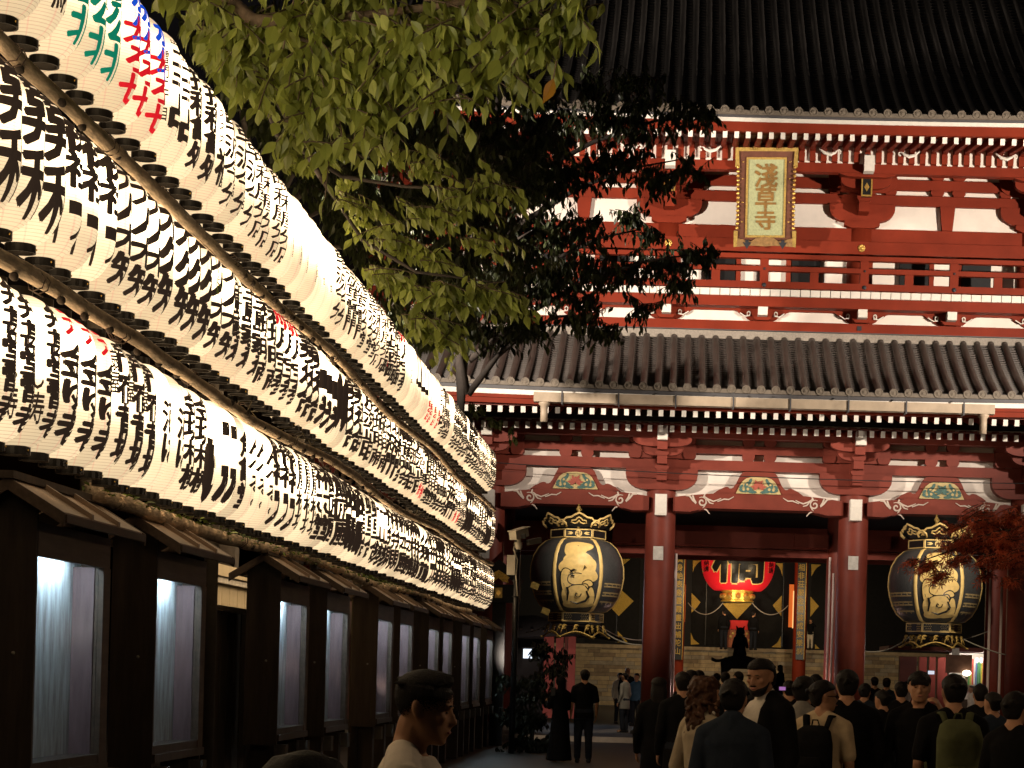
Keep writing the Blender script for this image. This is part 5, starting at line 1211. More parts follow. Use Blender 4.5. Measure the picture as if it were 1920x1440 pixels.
bough([(-4.2,13,7.4),(-3.9,15,7.3),at(600,330,18),at(680,450,17.5),at(780,510,16.2),at(930,530,15.7)], .04, .006)
leaves_to_tree(ct, LV, LFS, LEAFG, 300, q)
# --- tall dark tree in front of the gate's left half
dt = thing('broadleaf_tree', 'tall dark broadleaf tree silhouetted against left half of the gate', 'tree', (-4.35,40.6,0))
tw = MB(); tw.smooth = True; LV = []
dark = [(700,250,.9,16),(800,230,.9,16),(880,260,.9,17),(950,290,.95,18),(1030,230,.85,17),(1110,215,.75,15),(1190,215,.7,13),(1270,205,.6,10),(1330,205,.25,4),(1000,330,.9,18),(1090,310,.8,16),(1170,290,.6,12),(1230,330,.5,9),(1290,310,.35,5),(920,400,.95,18),(1010,430,.9,18),(1090,420,.6,10),(1180,400,.4,7),(1220,430,.3,5),(940,520,.9,16),(1030,520,.8,15),(1110,500,.75,14),(1190,500,.6,10),(1260,480,.55,10),(1320,470,.3,6),(1270,530,.35,6),(1080,580,.65,11),(1130,610,.35,6),(1200,570,.3,4),(980,600,.6,9),(760,380,1,17),(820,500,1,17),(860,600,.8,12),(760,600,.8,10),(640,300,.9,12),(930,620,.4,6),(1000,160,.6,8),(1200,150,.6,7),(1110,150,.6,7)]
for x,y,r,n in dark: clump(LV, tw, at(x,y,q.uniform(38.6,41.4)), r, int(n*(4 if x < 1040 else 2.3)), 10, .19, q, droop=.8, flat=.75, down=1.0)
for x,y,r,n,Y in ((930,790,.18,5,37.4),(955,805,.16,4,37.2),(900,760,.12,3,37.6),(925,880,.14,4,40.3),(935,915,.16,5,40.3),(925,955,.14,4,40.2),(945,985,.12,3,40.2),(930,1000,.1,2,40.3)): clump(LV, tw, at(x,y,Y), r, n, 6, .16, q)
tw.build('twigs', BARKD, dt, kind='stuff')
t_ = MB(); t_.smooth = True; t_.tube([(-4.35,40.6,0),(-4.3,40.6,4),(-4.35,40.5,8),(-4.0,40.3,11),(-3.6,40.2,14)], [.2,.17,.14,.1,.05], 12); t_.build('trunk', BARKD, dt)
for tgt in ((1040,240),(1270,300),(1200,430),(1310,475),(1100,590),(900,400),(820,600),(1000,430),(1340,210)):
    b = MB(); b.smooth = True; e = at(tgt[0],tgt[1],40); s_ = Vector((-4.2,40.5,max(7.2,e.z-2.2))); mid_ = s_.lerp(e,.5)+Vector((0,0,.5)); b.tube([s_, s_.lerp(mid_,.5)+Vector((0,0,.15)), mid_, mid_.lerp(e,.5)+Vector((0,0,.12)), e], [.075,.06,.045,.03,.012], 7); b.build('bough', BARKD, dt)
leaves_to_tree(dt, LV, LFN, LEAFD, 300, q)
# --- dense evergreen behind the lantern wall
et = thing('evergreen_tree', 'dense dark evergreen tree rising behind the lantern wall', 'tree', (-5.6,24.5,0))
tw = MB(); tw.smooth = True; LV = []
for x,y,Y,r,n in ((350,70,20,.9,22),(430,150,21,.9,26),(520,120,21,1,26),(600,80,21,1,20),(700,120,22,1,20),(560,260,23,.9,30),(660,240,23,.9,30),(760,230,24,.9,26),(840,300,25,.9,26),(640,360,24,.8,26),(720,380,25,.8,26),(800,400,26,.8,24),(720,480,26,.7,22),(800,510,27,.7,22),(780,590,29,.6,18),(850,480,28,.7,18),(620,440,23,.5,14),(700,560,26,.5,14),(760,640,29,.5,12),(900,330,27,.8,18),(900,420,28,.7,16),(950,350,29,.8,22),(985,470,31,.7,18),(1000,260,30,.7,18),(930,270,28,.8,22),(900,200,27,.7,16),(940,560,32,.5,10),(840,600,30,.5,12),(480,220,21,.6,14)): clump(LV, tw, at(x,y,Y), r, int(n*1.9), 9, .16, q, droop=.7, flat=.8, down=.9, check=clear_of_lanterns)
tw.build('twigs', BARKD, et, kind='stuff')
t_ = MB(); t_.smooth = True; t_.tube([(-5.6,24.5,0),(-5.5,24.5,3),(-5.4,24.4,6),(-4.9,24.2,8.5),(-4.2,24,10.5)], [.24,.2,.17,.12,.05], 12); t_.build('trunk', BARKD, et)
for tgt in ((430,150,21),(600,80,21),(660,240,23),(760,230,24),(720,380,25),(800,510,27),(840,300,25)):
    e = at(*tgt); s_ = Vector((-5.1,24.3,min(8.3,max(6.4,e.z-1)))); b = MB(); b.smooth = True; b.tube([s_, s_.lerp(e,.35)+Vector((0,0,.35)), s_.lerp(e,.7)+Vector((0,0,.3)), e], [.07,.05,.03,.01], 7); b.build('bough', BARKD, et)
leaves_to_tree(et, LV, LFN, LEAFD, 250, q)
# --- dark shrub at the foot of the camera pole
sh = thing('dark_shrub', 'dark leafy shrub beside the camera pole left of the gate opening', 'shrub', (-2.65,39.4,0))
tw = MB(); LV = []
for x,y,r,n in ((1020,1215,.25,7),(1040,1250,.25,8),(1005,1270,.3,9),(1020,1295,.25,7),(1050,1225,.15,4),(985,1300,.3,9),(1000,1340,.3,9),(980,1390,.35,10),(960,1340,.4,10),(955,1270,.3,8),(1015,1390,.3,12),(1000,1420,.35,12),(950,1420,.4,12),(985,1350,.35,12)): clump(LV, tw, at(x,y,39.4), r, n*2, 8, .15, q)
tw.build('twigs', BARKD, sh, kind='stuff'); b = MB(); b.tube([(-2.65,39.4,0),(-2.6,39.4,.9),(-2.5,39.4,1.7),(-2.35,39.4,2.1)], [.05,.04,.025,.01], 7); b.build('stem', BARKD, sh)
leaves_to_tree(sh, LV, LFS, leafmat('shrub_leaf', (.012,.016,.006), .4, .2, .6), 60, q)
# --- red maple at the right edge
mt_ = thing('red_maple', 'red leaved maple whose branch reaches in from the right edge', 'tree', (4.2,13.6,0))
tw = MB(); LV = []
for x,y,Y,r,n in ((1900,965,13,.1,10),(1850,985,13,.13,14),(1890,1010,12.8,.13,15),(1820,1015,13,.11,12),(1780,1020,13.1,.09,8),(1870,1045,12.8,.11,10),(1800,1050,13,.08,6),(1740,1060,13.1,.07,7),(1710,1050,13.2,.04,3),(1765,1075,13.1,.05,5),(1835,960,13.2,.09,7),(1790,985,13.2,.06,4),(1920,1040,12.7,.11,9),(1900,1085,12.7,.06,4),(1845,1075,12.9,.05,3),(1930,985,12.8,.14,12)):
    clump(LV, tw, at(x,y,Y), r*1.1, int(n*1.9), 6, .07, q, droop=.4, flat=.7, down=.35, lateral=(-.9,-.2,0))
tw.build('twigs', BARKD, mt_, kind='stuff')
t_ = MB(); t_.smooth = True; t_.tube([(4.2,13.6,0),(4.15,13.6,1.2),(4.3,13.5,2.4),(4.1,13.4,3.4)], [.09,.075,.06,.04], 10); t_.build('trunk', BARKD, mt_)
b = MB(); b.smooth = True; b.tube([(4.25,13.5,2.2),(3.4,13.3,2.75),at(1930,985,13),at(1860,1000,13),at(1790,1030,13),at(1720,1055,13.1)], [.03,.022,.014,.01,.006,.003], 7); b.build('bough', BARKD, mt_)
leaves_to_tree(mt_, LV, PLM, LEAFR, 260, q)
# single green maple leaf sprig in front of the middle row
sp = thing('green_maple_sprig', 'single bright green maple leaf hanging before the middle lantern row', 'leaf sprig', at(408,528,13.6))
b = MB(); m_ = leaf_matrix(at(410,512,13.6), (-.1,-.25,-1), .2, .19, q); b.add([m_ @ Vector(v) for v in PLM[0][0]], PLM[0][1]); b.build('leaf', leafmat('fresh_maple_leaf', (.12,.2,.015), .1, .4), sp)
b = MB(); a = at(410,512,13.6); b.tube([a, a+Vector((-.05,.1,.14)), (-3.43,13.9,3.66+1.0)], .0025, 4); b.build('stalk', BARKT, sp)
# moss and weeds on the case roofs
ms = MB(); qq = random.Random(4)
for k in range(900):
    y = qq.uniform(12.9,29); p = Vector((-3.78+qq.uniform(-.12,.08), y, 2.70+qq.uniform(0,.07))); m_ = leaf_matrix(p, (qq.gauss(.4,.5), qq.gauss(0,.6), qq.uniform(-.2,.6)), 0, qq.uniform(.03,.075), qq); V, Fc = LFS[0]; ms.add([m_ @ Vector(v) for v in V], Fc)
o = ms.build('roof_weeds', leafmat('weed_leaf', (.09,.13,.02), .4, .3)); o['kind'] = 'stuff'
# ------------------------------------------------------------------ people
SKIN = M('warm_skin', (.42,.215,.12), .6, .12, 14, .08, spec=.25); SKIN2 = M('tan_skin', (.34,.165,.09), .58, .14, 16, .1, spec=.25)
HAIRB = M('black_hair', (.011,.008,.007), .6, .4, 40, .5, stretch=(5,5,1.2), spec=.18); HAIRC = M('auburn_hair', (.06,.024,.011), .6, .6, 26, .6, spec=.2)
CLOTH = {}
def cloth(c, name):
    if name not in CLOTH: CLOTH[name] = M(name, c, .9, .2, 6, .45, spec=.06)
    return CLOTH[name]
def blob(name, mb, vox, mat, parent, smooth=4):
    """fuse overlapping primitives into one continuous skin"""
    me = mb.mesh(name+'_src', mat); o = bpy.data.objects.new(name, me)
    r = o.modifiers.new('r', 'REMESH'); r.mode = 'VOXEL'; r.voxel_size = vox; r.use_smooth_shade = True
    s_ = o.modifiers.new('s', 'SMOOTH'); s_.factor = .5; s_.iterations = smooth
    m2 = TMP_EVAL(o); m2.name = name; bpy.data.meshes.remove(me)
    if not m2.materials: m2.materials.append(mat)
    m2.polygons.foreach_set('use_smooth', [True]*len(m2.polygons))
    return link(name, m2, parent)
HR = [(0.0,.34,.02,.13),(.04,.385,-.05,.19),(.12,.385,-.13,.255),(.2,.395,-.2,.285),(.3,.39,-.27,.305),(.4,.385,-.36,.325),(.5,.36,-.42,.34),(.58,.39,-.45,.345),(.7,.39,-.465,.35),(.8,.35,-.44,.335),(.9,.24,-.36,.27),(.965,.1,-.22,.16),(1.0,-.0,-.12,.06)]
def head_prims(m, c, h, tilt=0, turn=0):
    """head with chin at c; local +Y is the face"""
    k = MB(); k.loft([(z*h, f*h, b*h, w*h) for z,f,b,w in HR], 22)
    k.cone((0,.385*h,.54*h),(0,.475*h,.375*h),.028*h,.045*h,8); k.ball((0,.45*h,.355*h),(.06*h,.05*h,.04*h),10,6)
    for s in (-1,1):
        k.ball((s*.05*h,.41*h,.35*h),(.035*h,.05*h,.03*h),8,6); k.ball((s*.14*h,.355*h,.585*h),(.13*h,.055*h,.035*h),10,6)
        k.ball((s*.35*h,-.06*h,.46*h),(.035*h,.075*h,.14*h),10,8,(.2,0,0)); k.ball((s*.375*h,-.105*h,.5*h),(.035*h,.05*h,.115*h),8,6,(.2,0,0)); k.ball((s*.37*h,-.05*h,.37*h),(.03*h,.04*h,.05*h),8,6); k.ball((s*.21*h,.27*h,.42*h),(.09*h,.09*h,.08*h),10,6)
    k.ball((0,.39*h,.235*h),(.115*h,.045*h,.024*h),10,6); k.ball((0,.385*h,.19*h),(.1*h,.045*h,.027*h),10,6); k.ball((0,.34*h,.07*h),(.09*h,.06*h,.06*h),10,6)
    X = Matrix.Translation(c) @ Matrix.Rotation(turn,4,'Z') @ Matrix.Rotation(tilt,4,'X'); k.v = [tuple(X @ Vector(v)) for v in k.v]
    m.add(k.v, k.f); return X
def hand(m, wrist, d, s, side, curl=.5, palm=None):
    """palm, four unequal bent fingers and a thumb"""
    d = Vector(d).normalized(); n = Vector(palm) if palm else Vector((-side,0,0)); n = (n-d*n.dot(d)).normalized(); w = d.cross(n).normalized()
    P = Vector(wrist); k = P+d*.085*s
    for o in (-.026,-.009,.009,.026): m.cone(P+w*o*.6*s+d*.015*s, k+w*o*s, .016*s, .013*s, 8)
    for i,(o,l) in enumerate(((-.03,.075),(-.01,.085),(.01,.08),(.03,.062))):
        a = k+w*o*s; b = a+(d*math.cos(curl*.6)+n*math.sin(curl*.6))*l*.5*s; c = b+(d*math.cos(curl*1.5)+n*math.sin(curl*1.5))*l*.5*s
        m.cone(a,b,.0105*s,.0095*s,6); m.cone(b,c,.0095*s,.008*s,6)
    t0 = P+d*.025*s-w*.03*s; t1 = t0+(d*.7-w*.6+n*.35)*.04*s; m.cone(t0,t1,.013*s,.0115*s,6); m.cone(t1,t1+(d*.9+n*.3)*.032*s,.011*s,.009*s,6)
def person(label, x, ytop, Y, face, top, bottom, hair='short', H=None, sleeve='long', arms=None, vox=.013, skin=None, tilt=0, turn=0, dress=False, z0=0, coat=0, hairm=None, wide=1, stride=0, group=None, features=False, beard=False, coll=None, build=1):
    p = at(x, ytop, Y); y0_ = ytop; H = H or p.z-z0; s = H/1.72; skin = skin or SKIN; hairm = hairm or HAIRB
    g = thing('person', label, 'person', (p.x, Y, z0), face, group, track=False)
    S = lambda t: tuple(a*s for a in t)
    hh = .225*s; chin = Vector((0,.012*s,1.495*s))
    b = MB()
    tor = [(.80,.10,-.12,.15),(.92,.11,-.13,.172),(1.05,.105,-.11,.15),(1.2,.115,-.12,.165),(1.33,.11,-.125,.185),(1.395,.085,-.11,.15),(1.45,.05,-.08,.085)]
    b.loft([(z*s,f*s*build,bk*s*build,w*s*build*wide) for z,f,bk,w in tor], 20)
    b.cone(S((0,-.03,1.42)), S((0,-.005,1.55)), .06*s, .056*s)
    for sd in (-1,1): b.cone(S((sd*.03,-.035,1.462)), S((sd*.165*build*wide,-.02,1.395)), .05*s, .05*s)
    X = head_prims(b, chin, hh, tilt, turn)
    A = arms or {}
    legs = []
    for sd in (-1,1):
        f_ = sd*stride
        hip, kn, an = Vector(S((sd*.088,0,.86))), Vector(S((sd*.1,.02+f_*.1,.48))), Vector(S((sd*.105,-.02+f_*.25,.085)))
        legs.append((hip,kn,an)); b.cone(hip,kn,.088*s,.06*s); b.cone(kn,an,.058*s,.04*s); b.cone(an+Vector((0,-.02,-.04))*s, an+Vector((sd*.015,.14,-.045))*s, .04*s, .032*s)
    AR = []
    for sd in (-1,1):
        sh = Vector(S((sd*.18*build*wide,-.01,1.375))); el, wr = A.get(sd, ((sd*(.235*build*wide),-.03,1.1),(sd*.235,.06,.87)))[:2]; el, wr = Vector(S(el)), Vector(S(wr))
        AR.append((sd,sh,el,wr)); b.cone(sh,el,.052*s,.041*s); b.cone(el,wr,.04*s,.027*s); hand(b, wr, (wr-el), s*.95, sd, A.get(sd,(0,0,.6))[2] if sd in A and len(A[sd])>2 else .6)
    blob('body', b, vox, skin, g)
    # upper garment
    i_ = .016; t = MB(); lo = .80 if not coat else .80-coat
    rings = [(z,f+i_,bk-i_,w+i_) for z,f,bk,w in tor[1:6]]; rings = [(lo+.02,.12+i_,-.13-i_,.178+i_)]+rings+[(1.45,.055+i_*.6,-.085-i_*.8,.1)]
    if coat: rings[0] = (lo,.14,-.15,.2)
    t.loft([(z*s,f*s*build,bk*s*build,w*s*build*wide) for z,f,bk,w in rings], 22)
    for sd,sh,el,wr in AR:
        if sleeve == 'long': t.cone(sh,el,.066*s,.055*s); t.cone(el,el.lerp(wr,.93),.055*s,.042*s)
        elif sleeve == 'short': t.cone(sh,sh.lerp(el,.78),.067*s,.064*s)
        t.cone(Vector((sd*.045*s,-.035*s,1.45*s)), Vector((sd*.16*build*wide*s,-.02*s,1.385*s)), .058*s, .066*s)
    if coll: t.cone(S((0,-.035,1.42)), S((0,-.03,1.475)), .085*s, .074*s)
    blob('hooded_top' if hair == 'hood' else 'shirt' if not coat else 'jacket', t, vox, top, g, 3)
    # lower garment
    t = MB()
    if dress:
        t.loft([(.04*s,.26*s,-.26*s,.27*s),(.5*s,.18*s,-.2*s,.22*s),(.9*s,.14*s,-.16*s,.195*s),(1.02*s,.12*s,-.13*s,.17*s)], 20); nm = 'long_dress'
    else:
        t.loft([(.8*s,.115*s*build,-.14*s*build,.178*s*build),(.95*s,.125*s*build,-.145*s*build,.188*s*build),(1.02*s,.12*s*build,-.13*s*build,.17*s*build)], 18)
        for hip,kn,an in legs: t.cone(hip,kn,.105*s,.078*s); t.cone(kn,an+Vector((0,0,.02)),.077*s,.062*s)
        nm = 'trousers'
    blob(nm, t, max(vox,.014), bottom, g, 3)
    if not dress:
        t = MB()
        for hip,kn,an in legs: t.cone(an+Vector((0,-.03,-.045))*s, an+Vector((.01,.15,-.05))*s, .05*s, .042*s)
        blob('shoe_pair', t, .014, BLACKM, g, 2)
    # hair
    t = MB(); k = MB()
    if hair in ('short','cap','crop'):
        v_ = .0 if hair == 'crop' else .035
        k.loft([(z*hh,f*hh,b_*hh,w_*hh) for z,f,b_,w_ in ((.16,-.2,-.33,.2),(.26,-.12,-.4-v_,.29),(.38,-.1,-.455-v_,.335),(.5,-.06,-.49-v_,.36+v_*.4),(.6,.02,-.51-v_,.37+v_*.6),(.68,.2,-.52-v_,.375+v_*.8),(.76,.385,-.515-v_,.372+v_),(.86,.38,-.48-v_,.34+v_),(.95,.3,-.38-v_,.26+v_),(1.01+v_,.14,-.22-v_,.15+v_),(1.04+v_*1.4,.02,-.08,.06))], 24)
        qq = random.Random(int(x*7+y0_))
        for j in range(0 if hair == 'crop' else 40):
            a_ = qq.uniform(0,6.28); zz = qq.uniform(.6,1.0); r2 = .38*math.sqrt(max(.05,1-((zz-.6)/.5)**2)); k.ball((r2*hh*math.cos(a_), -.06*hh+r2*1.15*hh*math.sin(a_)-(.14*hh if zz<.75 else 0), zz*hh), (.05*hh,.085*hh,.045*hh), 8, 6, (qq.uniform(-.6,.6),0,a_))
        if hair == 'cap':
            for j in range(7): k.ball(((j-3)*.085*hh,.36*hh,.70*hh-.012*abs(j-3)*hh),(.07*hh,.075*hh,.13*hh),8,8)
    elif hair in ('long','curly'):
        k.ball((0,-.06*hh,.76*hh),(.41*hh,.47*hh,.32*hh),18,12)
        if hair == 'long':
            k.loft([(-1.1*hh,-.18*hh,-.42*hh,.3*hh),(-.4*hh,-.12*hh,-.5*hh,.4*hh),(.3*hh,.05*hh,-.52*hh,.43*hh),(.8*hh,.1*hh,-.45*hh,.36*hh)], 18)
        else:
            qq = random.Random(int(x))
            for j in range(260):
                a_ = qq.uniform(math.pi*.85, math.pi*2.15); zz = qq.uniform(-1.35,.85); rr_ = (.43+.1*(zz<.3)-.05*(zz<-.9))*qq.uniform(.9,1.08); k.ball((rr_*hh*math.cos(a_)*1.05, rr_*hh*math.sin(a_)*.95-.06*hh, zz*hh), tuple(qq.uniform(.045,.095)*hh for _ in range(3)), 7, 5)
            for j in range(60):
                a_ = qq.uniform(0,6.28); zz = qq.uniform(.45,1.03); r2 = .43*math.sqrt(max(.03,1-((zz-.6)/.48)**2)) if zz > .6 else .43; 
                if math.sin(a_) > .3 and zz < .75: continue
                k.ball((r2*hh*math.cos(a_), -.06*hh+r2*1.12*hh*math.sin(a_), zz*hh), tuple(qq.uniform(.06,.11)*hh for _ in range(3)), 8, 6)
            k.loft([(-1.3*hh,-.2*hh,-.44*hh,.27*hh),(-1.0*hh,-.1*hh,-.46*hh,.34*hh),(-.3*hh,-.05*hh,-.5*hh,.42*hh),(.3*hh,.05*hh,-.5*hh,.42*hh),(.8*hh,.1*hh,-.45*hh,.36*hh)], 16)
    elif hair == 'hood':
        k.ball((0,-.08*hh,.6*hh),(.44*hh,.5*hh,.5*hh),18,12); k.loft([(-.75*hh,.3*hh,-.5*hh,.62*hh),(-.2*hh,.12*hh,-.5*hh,.42*hh),(.4*hh,.1*hh,-.5*hh,.42*hh)], 18)
    t.v = [tuple(X @ Vector(v)) for v in k.v]; t.f = k.f; t.m = k.m; t.sm = k.sm
    blob('headscarf' if hair == 'hood' else 'hair', t, vox*.75 if vox < .02 else vox, top if hair == 'hood' else hairm, g, 2)
    if features:
        e = MB(); e.smooth = True
        for sd in (-1,1): e.ball(X @ Vector((sd*.14*hh,.34*hh,.5*hh)), (.05*hh,.022*hh,.015*hh),10,6)
        e.build('eyes', M('dark_eye',(.015,.01,.008),.25,.1,9) if 'dark_eye' not in bpy.data.materials else bpy.data.materials['dark_eye'], g)
        e = MB(); e.smooth = True
        for sd in (-1,1): e.ball(X @ Vector((sd*.14*hh,.385*hh,.605*hh)), (.1*hh,.028*hh,.015*hh),10,6)
        e.build('eyebrows', hairm, g)
        e = MB(); e.smooth = True; e.ball(X @ Vector((0,.405*hh,.215*hh)), (.1*hh,.035*hh,.03*hh),10,6); e.build('lips', M('lip_skin',(.32,.11,.08),.45,.1,9) if 'lip_skin' not in bpy.data.materials else bpy.data.materials['lip_skin'], g)
    if beard:
        t = MB(); k = MB(); k.loft([(-.04*hh,.33*hh,.03*hh,.12*hh),(.03*hh,.41*hh,-.02*hh,.215*hh),(.13*hh,.415*hh,-.05*hh,.285*hh),(.2*hh,.39*hh,-.07*hh,.31*hh),(.3*hh,.2*hh,-.1*hh,.325*hh),(.42*hh,.1*hh,-.1*hh,.335*hh)], 20); k.ball((0,.4*hh,.29*hh),(.15*hh,.05*hh,.03*hh),10,6)
        t.v = [tuple(X @ Vector(v)) for v in k.v]; t.f = k.f; t.m = k.m; t.sm = k.sm; blob('beard', t, .006, hairm, g, 2)
    return g, s, X, AR
BLK = cloth((.008,.0075,.008),'black_cloth'); NAVY = cloth((.022,.028,.04),'dark_navy_cloth'); CREAM = cloth((.36,.29,.2),'cream_knit'); TEE = cloth((.72,.64,.54),'white_cotton'); BEIGE = cloth((.52,.39,.24),'beige_cotton')
GRY = cloth((.22,.2,.175),'grey_fleece'); GRN = cloth((.1,.105,.05),'olive_nylon'); BLUE = cloth((.06,.12,.2),'blue_cotton'); JEAN = cloth((.02,.022,.03),'dark_trousers')

# --- young man in profile, close to the camera
g, s, X, AR = person('young man in white shirt with faded quiff walking in profile to the right', 782, 1263, 6.2, R(-90), TEE, JEAN, hair='none_', sleeve='short', vox=.0075, skin=SKIN, tilt=R(-9), features=True, stride=.3)
hh = .225*s
def onhead(name, prims, vox, mat, sm=2):
    k = MB(); prims(k); k.v = [tuple(X @ Vector(v)) for v in k.v]; return blob(name, k, vox, mat, g, sm)
for o in [c for c in g.children if c.name.startswith('hair')]: bpy.data.objects.remove(o)
def quiff(k):
    k.loft([(z*hh,f*hh,b_*hh,w_*hh) for z,f,b_,w_ in ((.66,.0,-.465,.29),(.74,.16,-.482,.335),(.81,.28,-.475,.34),(.88,.325,-.45,.325),(.95,.355,-.38,.28),(1.01,.33,-.28,.22),(1.055,.24,-.17,.14),(1.075,.12,-.07,.06))], 26)
    k.ball((0,.27*hh,.95*hh),(.17*hh,.08*hh,.055*hh),12,8)
    qq = random.Random(2)
    for j in range(90):
        x_ = qq.uniform(-.27,.27); y_ = qq.uniform(-.4,.22)
        z_ = .66+.41*math.sqrt(max(.02,1-(x_/.37)**2))*(1-1.1*max(0,-y_-.08)**1.3)-.06
        k.cone((x_*hh,(y_-.08)*hh,(z_-.045)*hh),((x_*.95)*hh,(y_+.12)*hh,(z_+.03+qq.uniform(-.01,.025))*hh),.026*hh,.012*hh,6)
onhead('hair', quiff, .0045, HAIRB, 1)
LINE = [(-.6,.18),(-.42,.30),(-.3,.45),(-.15,.60),(.1,.68),(.3,.74),(.36,.80),(.42,.9)]
def line(y):
    for (y0,z0),(y1,z1) in zip(LINE, LINE[1:]):
        if y0 <= y <= y1: return z0+(z1-z0)*(y-y0)/(y1-y0)
    return .95
def shell(name, infl, drop, mat, seed):
    """clipped hair: the scalp offset outwards, its lower edge thinned hair by hair"""
    qq = random.Random(seed); k = MB(); S, N = 150, 120; g_ = []
    for i in range(N+1):
        z = 1.0*i/N*.99
        for (q0,q1) in zip(HR, HR[1:]):
            if q0[0] <= z <= q1[0]: t = (z-q0[0])/(q1[0]-q0[0]); f,b_,w_ = [q0[j]+(q1[j]-q0[j])*t for j in (1,2,3)]; break
        cy = (f+b_)/2; ry = (f-b_)/2+infl; w_ += infl+.004
        for j in range(S): a_ = 2*math.pi*j/S; g_.append((w_*math.cos(a_), cy+ry*math.sin(a_), z))
    fs = []
    for i in range(N):
        for j in range(S):
            c = (i*S+j, i*S+(j+1)%S, (i+1)*S+(j+1)%S, (i+1)*S+j); y, z = g_[c[0]][1], g_[c[0]][2]; d = z-line(y)+.03*noise.noise(Vector((y*9,z*9,seed)))
            if qq.random() < min(1,max(0,(d-drop[0])/(drop[1]-drop[0]))): fs.append(c)
    k.add([tuple(X @ Vector((a_*hh,b_*hh,c*hh))) for a_,b_,c in g_], fs); k.sm = [True]*len(k.f); return k.build(name, mat, g)
shell('clipped_side_hair', .02, (-.05,.04), HAIRB, 1)
shell('faded_side_hair', .012, (-.2,-.02), M('short_stubble', (.03,.019,.014), .8, .3, 60, .3, spec=.1), 2)
# --- crowd
person('head of dark haired passer by just above the bottom frame edge', 572, 1424, 3.6, R(-60), BLK, JEAN, hair='short', vox=.01)
person('bearded man in black jacket over open white shirt looking down to the left', 1432, 1236, 13.2, R(132), TEE, JEAN, hair='crop', vox=.009, skin=SKIN2, tilt=R(-10), turn=R(12), features=True, beard=True, coll=True)
g1 = C.objects['person.002'] if 'person.002' in C.objects else None
# open jacket over the white shirt
jk_ = MB(); par = [o for o in C.objects if o.get('label','').startswith('bearded man')][0]; s_ = (at(1432,1236,13.2).z)/1.72
for sd in (-1,1):
    jk_.loft([(.72*s_,.0,-.165*s_,.11*s_,sd*.11*s_),(.95*s_,.0,-.165*s_,.11*s_,sd*.1*s_),(1.2*s_,.02*s_,-.155*s_,.105*s_,sd*.1*s_),(1.36*s_,.04*s_,-.15*s_,.1*s_,sd*.115*s_),(1.44*s_,.02*s_,-.11*s_,.05*s_,sd*.075*s_)], 16)
    jk_.loft([(.72*s_,.185*s_,-.02*s_,.09*s_,sd*.105*s_),(1.0*s_,.17*s_,-.02*s_,.075*s_,sd*.115*s_),(1.25*s_,.165*s_,-.02*s_,.065*s_,sd*.125*s_),(1.4*s_,.125*s_,-.03*s_,.05*s_,sd*.12*s_),(1.46*s_,.05*s_,-.08*s_,.03*s_,sd*.085*s_)], 14); jk_.cone((sd*.05*s_,-.04*s_,1.46*s_),(sd*.165*s_,-.02*s_,1.39*s_),.066*s_,.075*s_)
    jk_.cone((sd*.18*s_,-.01,1.375*s_),(sd*.235*s_,-.03*s_,1.1*s_),.08*s_,.066*s_); jk_.cone((sd*.235*s_,-.03*s_,1.1*s_),(sd*.235*s_,.05*s_,.9*s_),.066*s_,.052*s_)
blob('black_jacket', jk_, .01, BLK, par, 3)
person('woman with long curly auburn hair in cream jumper seen from behind', 1322, 1271, 13.0, R(-48), CREAM, cloth((.3,.25,.2),'pale_trousers'), hair='curly', hairm=HAIRC, vox=.009, wide=.88, build=.92, turn=R(-14), arms={1:((.25,.0,1.1),(.14,.16,1.12)),-1:((-.25,-.02,1.1),(-.16,.14,1.05))})
person('man in dark navy jacket seen from behind beside the curly haired woman', 1377, 1277, 11.9, R(-12), NAVY, JEAN, hair='short', vox=.011, coat=.08, wide=1.0, coll=True)
g, s, X, AR = person('man in beige T-shirt and glasses wearing a black backpack, looking right', 1545, 1279, 14.4, R(-25), BEIGE, cloth((.2,.17,.12),'khaki_shorts'), hair='short', sleeve='short', vox=.01, turn=R(-48), features=True)
hh = .225*s; gl_ = MB()
for sd in (-1,1): gl_.tube([X @ Vector((sd*.15*hh+.1*hh*math.cos(a), .43*hh, .5*hh+.075*hh*math.sin(a))) for a in [k*math.pi/6 for k in range(13)]], .0035, 5); gl_.tube([X @ Vector((sd*.25*hh,.42*hh,.52*hh)), X @ Vector((sd*.36*hh,-.05*hh,.52*hh))], .0035, 5)
gl_.build('glasses', BLACK, g)
